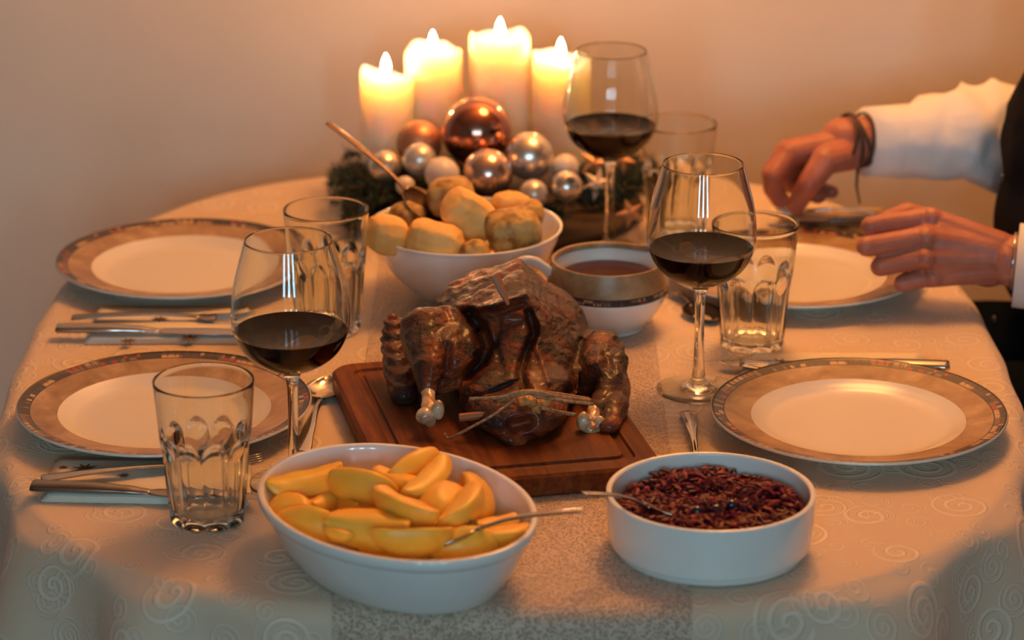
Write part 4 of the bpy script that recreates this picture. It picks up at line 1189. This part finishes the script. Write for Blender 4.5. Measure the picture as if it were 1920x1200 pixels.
for v in bm.verts: v.co += v.co.normalized() * .003 * noise.noise(v.co * 60)
o = mk('hair', bm, HAIR, person, origin=pc); sm = o.modifiers.new('s', 'SOLIDIFY'); sm.thickness = .006
# sleeves
def sleeve(name, pts_, rs, seed):
    bm = sweep(pts_, rs, seg=48, sub=14, cap=False); bm.normal_update(); mv = []
    for v in bm.verts:
        q = v.co; n_ = noise.noise(Vector((q.x * 24 + q.z * 22, q.y * 9, q.z * 6 + seed)))
        n_ = 1 - abs(n_) * 2
        n2_ = noise.noise(Vector((q.x * 46 - q.z * 40, q.y * 18, q.z * 14 + seed)))
        kk = min(1, max(0, ((q - pts_[0]).length - .045) / .06))
        mv.append(v.normal * kk * (.013 * n_ + .008 * (1 - 2 * abs(n2_))))
    for v, q in zip(bm.verts, mv): v.co += q
    o = mk(name, bm, SHIRT, person, origin=pc); sm = o.modifiers.new('s', 'SOLIDIFY'); sm.thickness = .0016; sm.offset = -1
    return o
dR = (EL[-1] - WRR).normalized(); dL = (EL[1] - WRL).normalized()
cR0 = WRR + dR * .006 + Vector((0, 0, -.002)); cL0 = WRL + dL * .010 + Vector((0, 0, -.004))
sleeve('shirt_sleeve', [cR0, cR0 + dR * .06, WRR.lerp(EL[-1], .7), EL[-1], SH[-1]], [.0365, .040, .050, .056, .070], 1)
sleeve('shirt_sleeve', [cL0, cL0 + dL * .06, WRL.lerp(EL[1], .7), EL[1], SH[1]], [.041, .043, .050, .056, .070], 5)
mk('shirt_cuff', sweep([cR0 - dR * .003, cR0 + dR * .062], [.0385, .0415], seg=40), SHIRT, person, origin=pc)
mk('shirt_cuff', sweep([cL0 - dL * .003, cL0 + dL * .062], [.043, .0455], seg=40), SHIRT, person, origin=pc)
# shirt collar and vest
bm = bmesh.new()
capsule(bm, [T(.69, 3.0, .05), T(.66, 3.0, .18), T(.635, 3.0, .25)], [.11, .118, .085]); ball(bm, T(.60, 3.0, .25), (.055, .09, .07)); capsule(bm, [SH[1] + Vector((0, .01, .005)), T(.675, 3.0, .275), SH[-1] + Vector((0, -.01, .005))], [.074, .078, .074])
for s_ in (1, -1): capsule(bm, [SH[s_], SH[s_].lerp(EL[s_], .3)], [.074, .066])
mk('shirt_body', fuse(bm, .006, 6), SHIRT, person, origin=pc)
mk('shirt_collar', sweep([T(.675, 3.0, .30), T(.655, 3.0, .365)], [.075, .060], seg=40), SHIRT, person, origin=pc)
bm = bmesh.new()
capsule(bm, [T(.745, 3.0, -.17), T(.715, 3.0, -.02), T(.655, 3.0, .13), T(.68, 3.0, .22)], [.150, .140, .140, .125])
ball(bm, T(.645, 3.0, .04), (.128, .175, .145)); ball(bm, T(.665, 3.0, .17), (.118, .195, .13)); ball(bm, T(.69, 3.0, -.10), (.13, .165, .13))
bm = fuse(bm, .008, 6)
o = mk('vest', bm, VEST, person, origin=pc)
for z in (-.06, .02, .10, .18):
    b2 = bmesh.new(); ball(b2, T(.520 if z < .15 else .545, 2.985, z), (.003, .0065, .0065), sub=2); mk('button', b2, BUTTON, o, origin=pc)
bm = bmesh.new()
capsule(bm, [T(.76, 3.0, -.19), T(.72, 3.0, -.17)], [.15, .15])
for h_, y in ((hipL, 2.90), (hipR, 3.10)):
    capsule(bm, [h_, T(.52, y, -.175), T(.33, y, -.19), T(.372, y, -.63)], [.115, .098, .078, .060])
mk('trousers', fuse(bm, .008, 5), TROU, person, origin=pc)
for y in (2.90, 3.10):
    bm = bmesh.new(); capsule(bm, [T(.41, y, -.705), T(.31, y, -.71), T(.235, y, -.718)], [.042, .038, .030]); bm = fuse(bm, .005, 3)
    for v in bm.verts: v.co.z = max(v.co.z, .001)
    mk('shoe', bm, SHOE, person, origin=pc)
# bracelets
def ringband(c_, ax, r1, r2, w_, mat=CORD):
    bm = bmesh.new(); q = ax.to_track_quat('Z', 'Y').to_matrix().to_4x4(); n = 40; rows = []
    for k in range(n):
        a = 2 * pi * k / n; rows.append([bm.verts.new(Matrix.Translation(c_) @ q @ Vector(((r1 + w_ * .5 * cos(b)) * cos(a), (r2 + w_ * .5 * cos(b)) * sin(a), w_ * sin(b)))) for b in (0, pi / 3, 2 * pi / 3, pi, 4 * pi / 3, 5 * pi / 3)])
    for k in range(n):
        A, B = rows[k], rows[(k + 1) % n]
        for j in range(6): bm.faces.new((A[j], A[(j + 1) % 6], B[(j + 1) % 6], B[j]))
    bmesh.ops.recalc_face_normals(bm, faces=bm.faces); return mk('bracelet', bm, mat, person, origin=pc)
for d_, tilt in ((-.006, .35), (-.014, .1), (-.024, -.25), (-.002, -.1)):
    ringband(WRR + dR * d_, (dR + Vector((0, 0, tilt))).normalized(), .0305, .0305, .0022)
mk('bracelet_cord', sweep([WRR + Vector((-.006, -.012, -.028)), PY(1606, 350, 3.11), PY(1612, 382, 3.11)], [.0018, .0016, .0012], seg=6), CORD, person, origin=pc)
ringband(WRL + dL * .004, dL, .0295, .0295, .0015, STEEL)

# chair under the person
ch = thing('dining_chair', 'dark wooden dining chair the person sits on, at the right of the table', 'chair', (.80, 3.0, 0))
mk('seat', box(bmesh.new(), (0, 0, .405), (.42, .42, .035), bev=.008), WOODF, ch)
for sx in (-.19, .19):
    for sy in (-.19, .19): mk('leg', sweep([(sx, sy, 0), (sx, sy, .392)], [.014, .019], seg=12), WOODF, ch)
for sy in (-.19, .19): mk('back_post', sweep([(.20, sy, .42), (.26, sy, .95)], [.017, .014], seg=12), WOODF, ch)
mk('backrest', box(bmesh.new(), (.247, 0, .82), (.02, .38, .16), Matrix.Rotation(.11, 4, 'Y'), bev=.006), WOODF, ch)
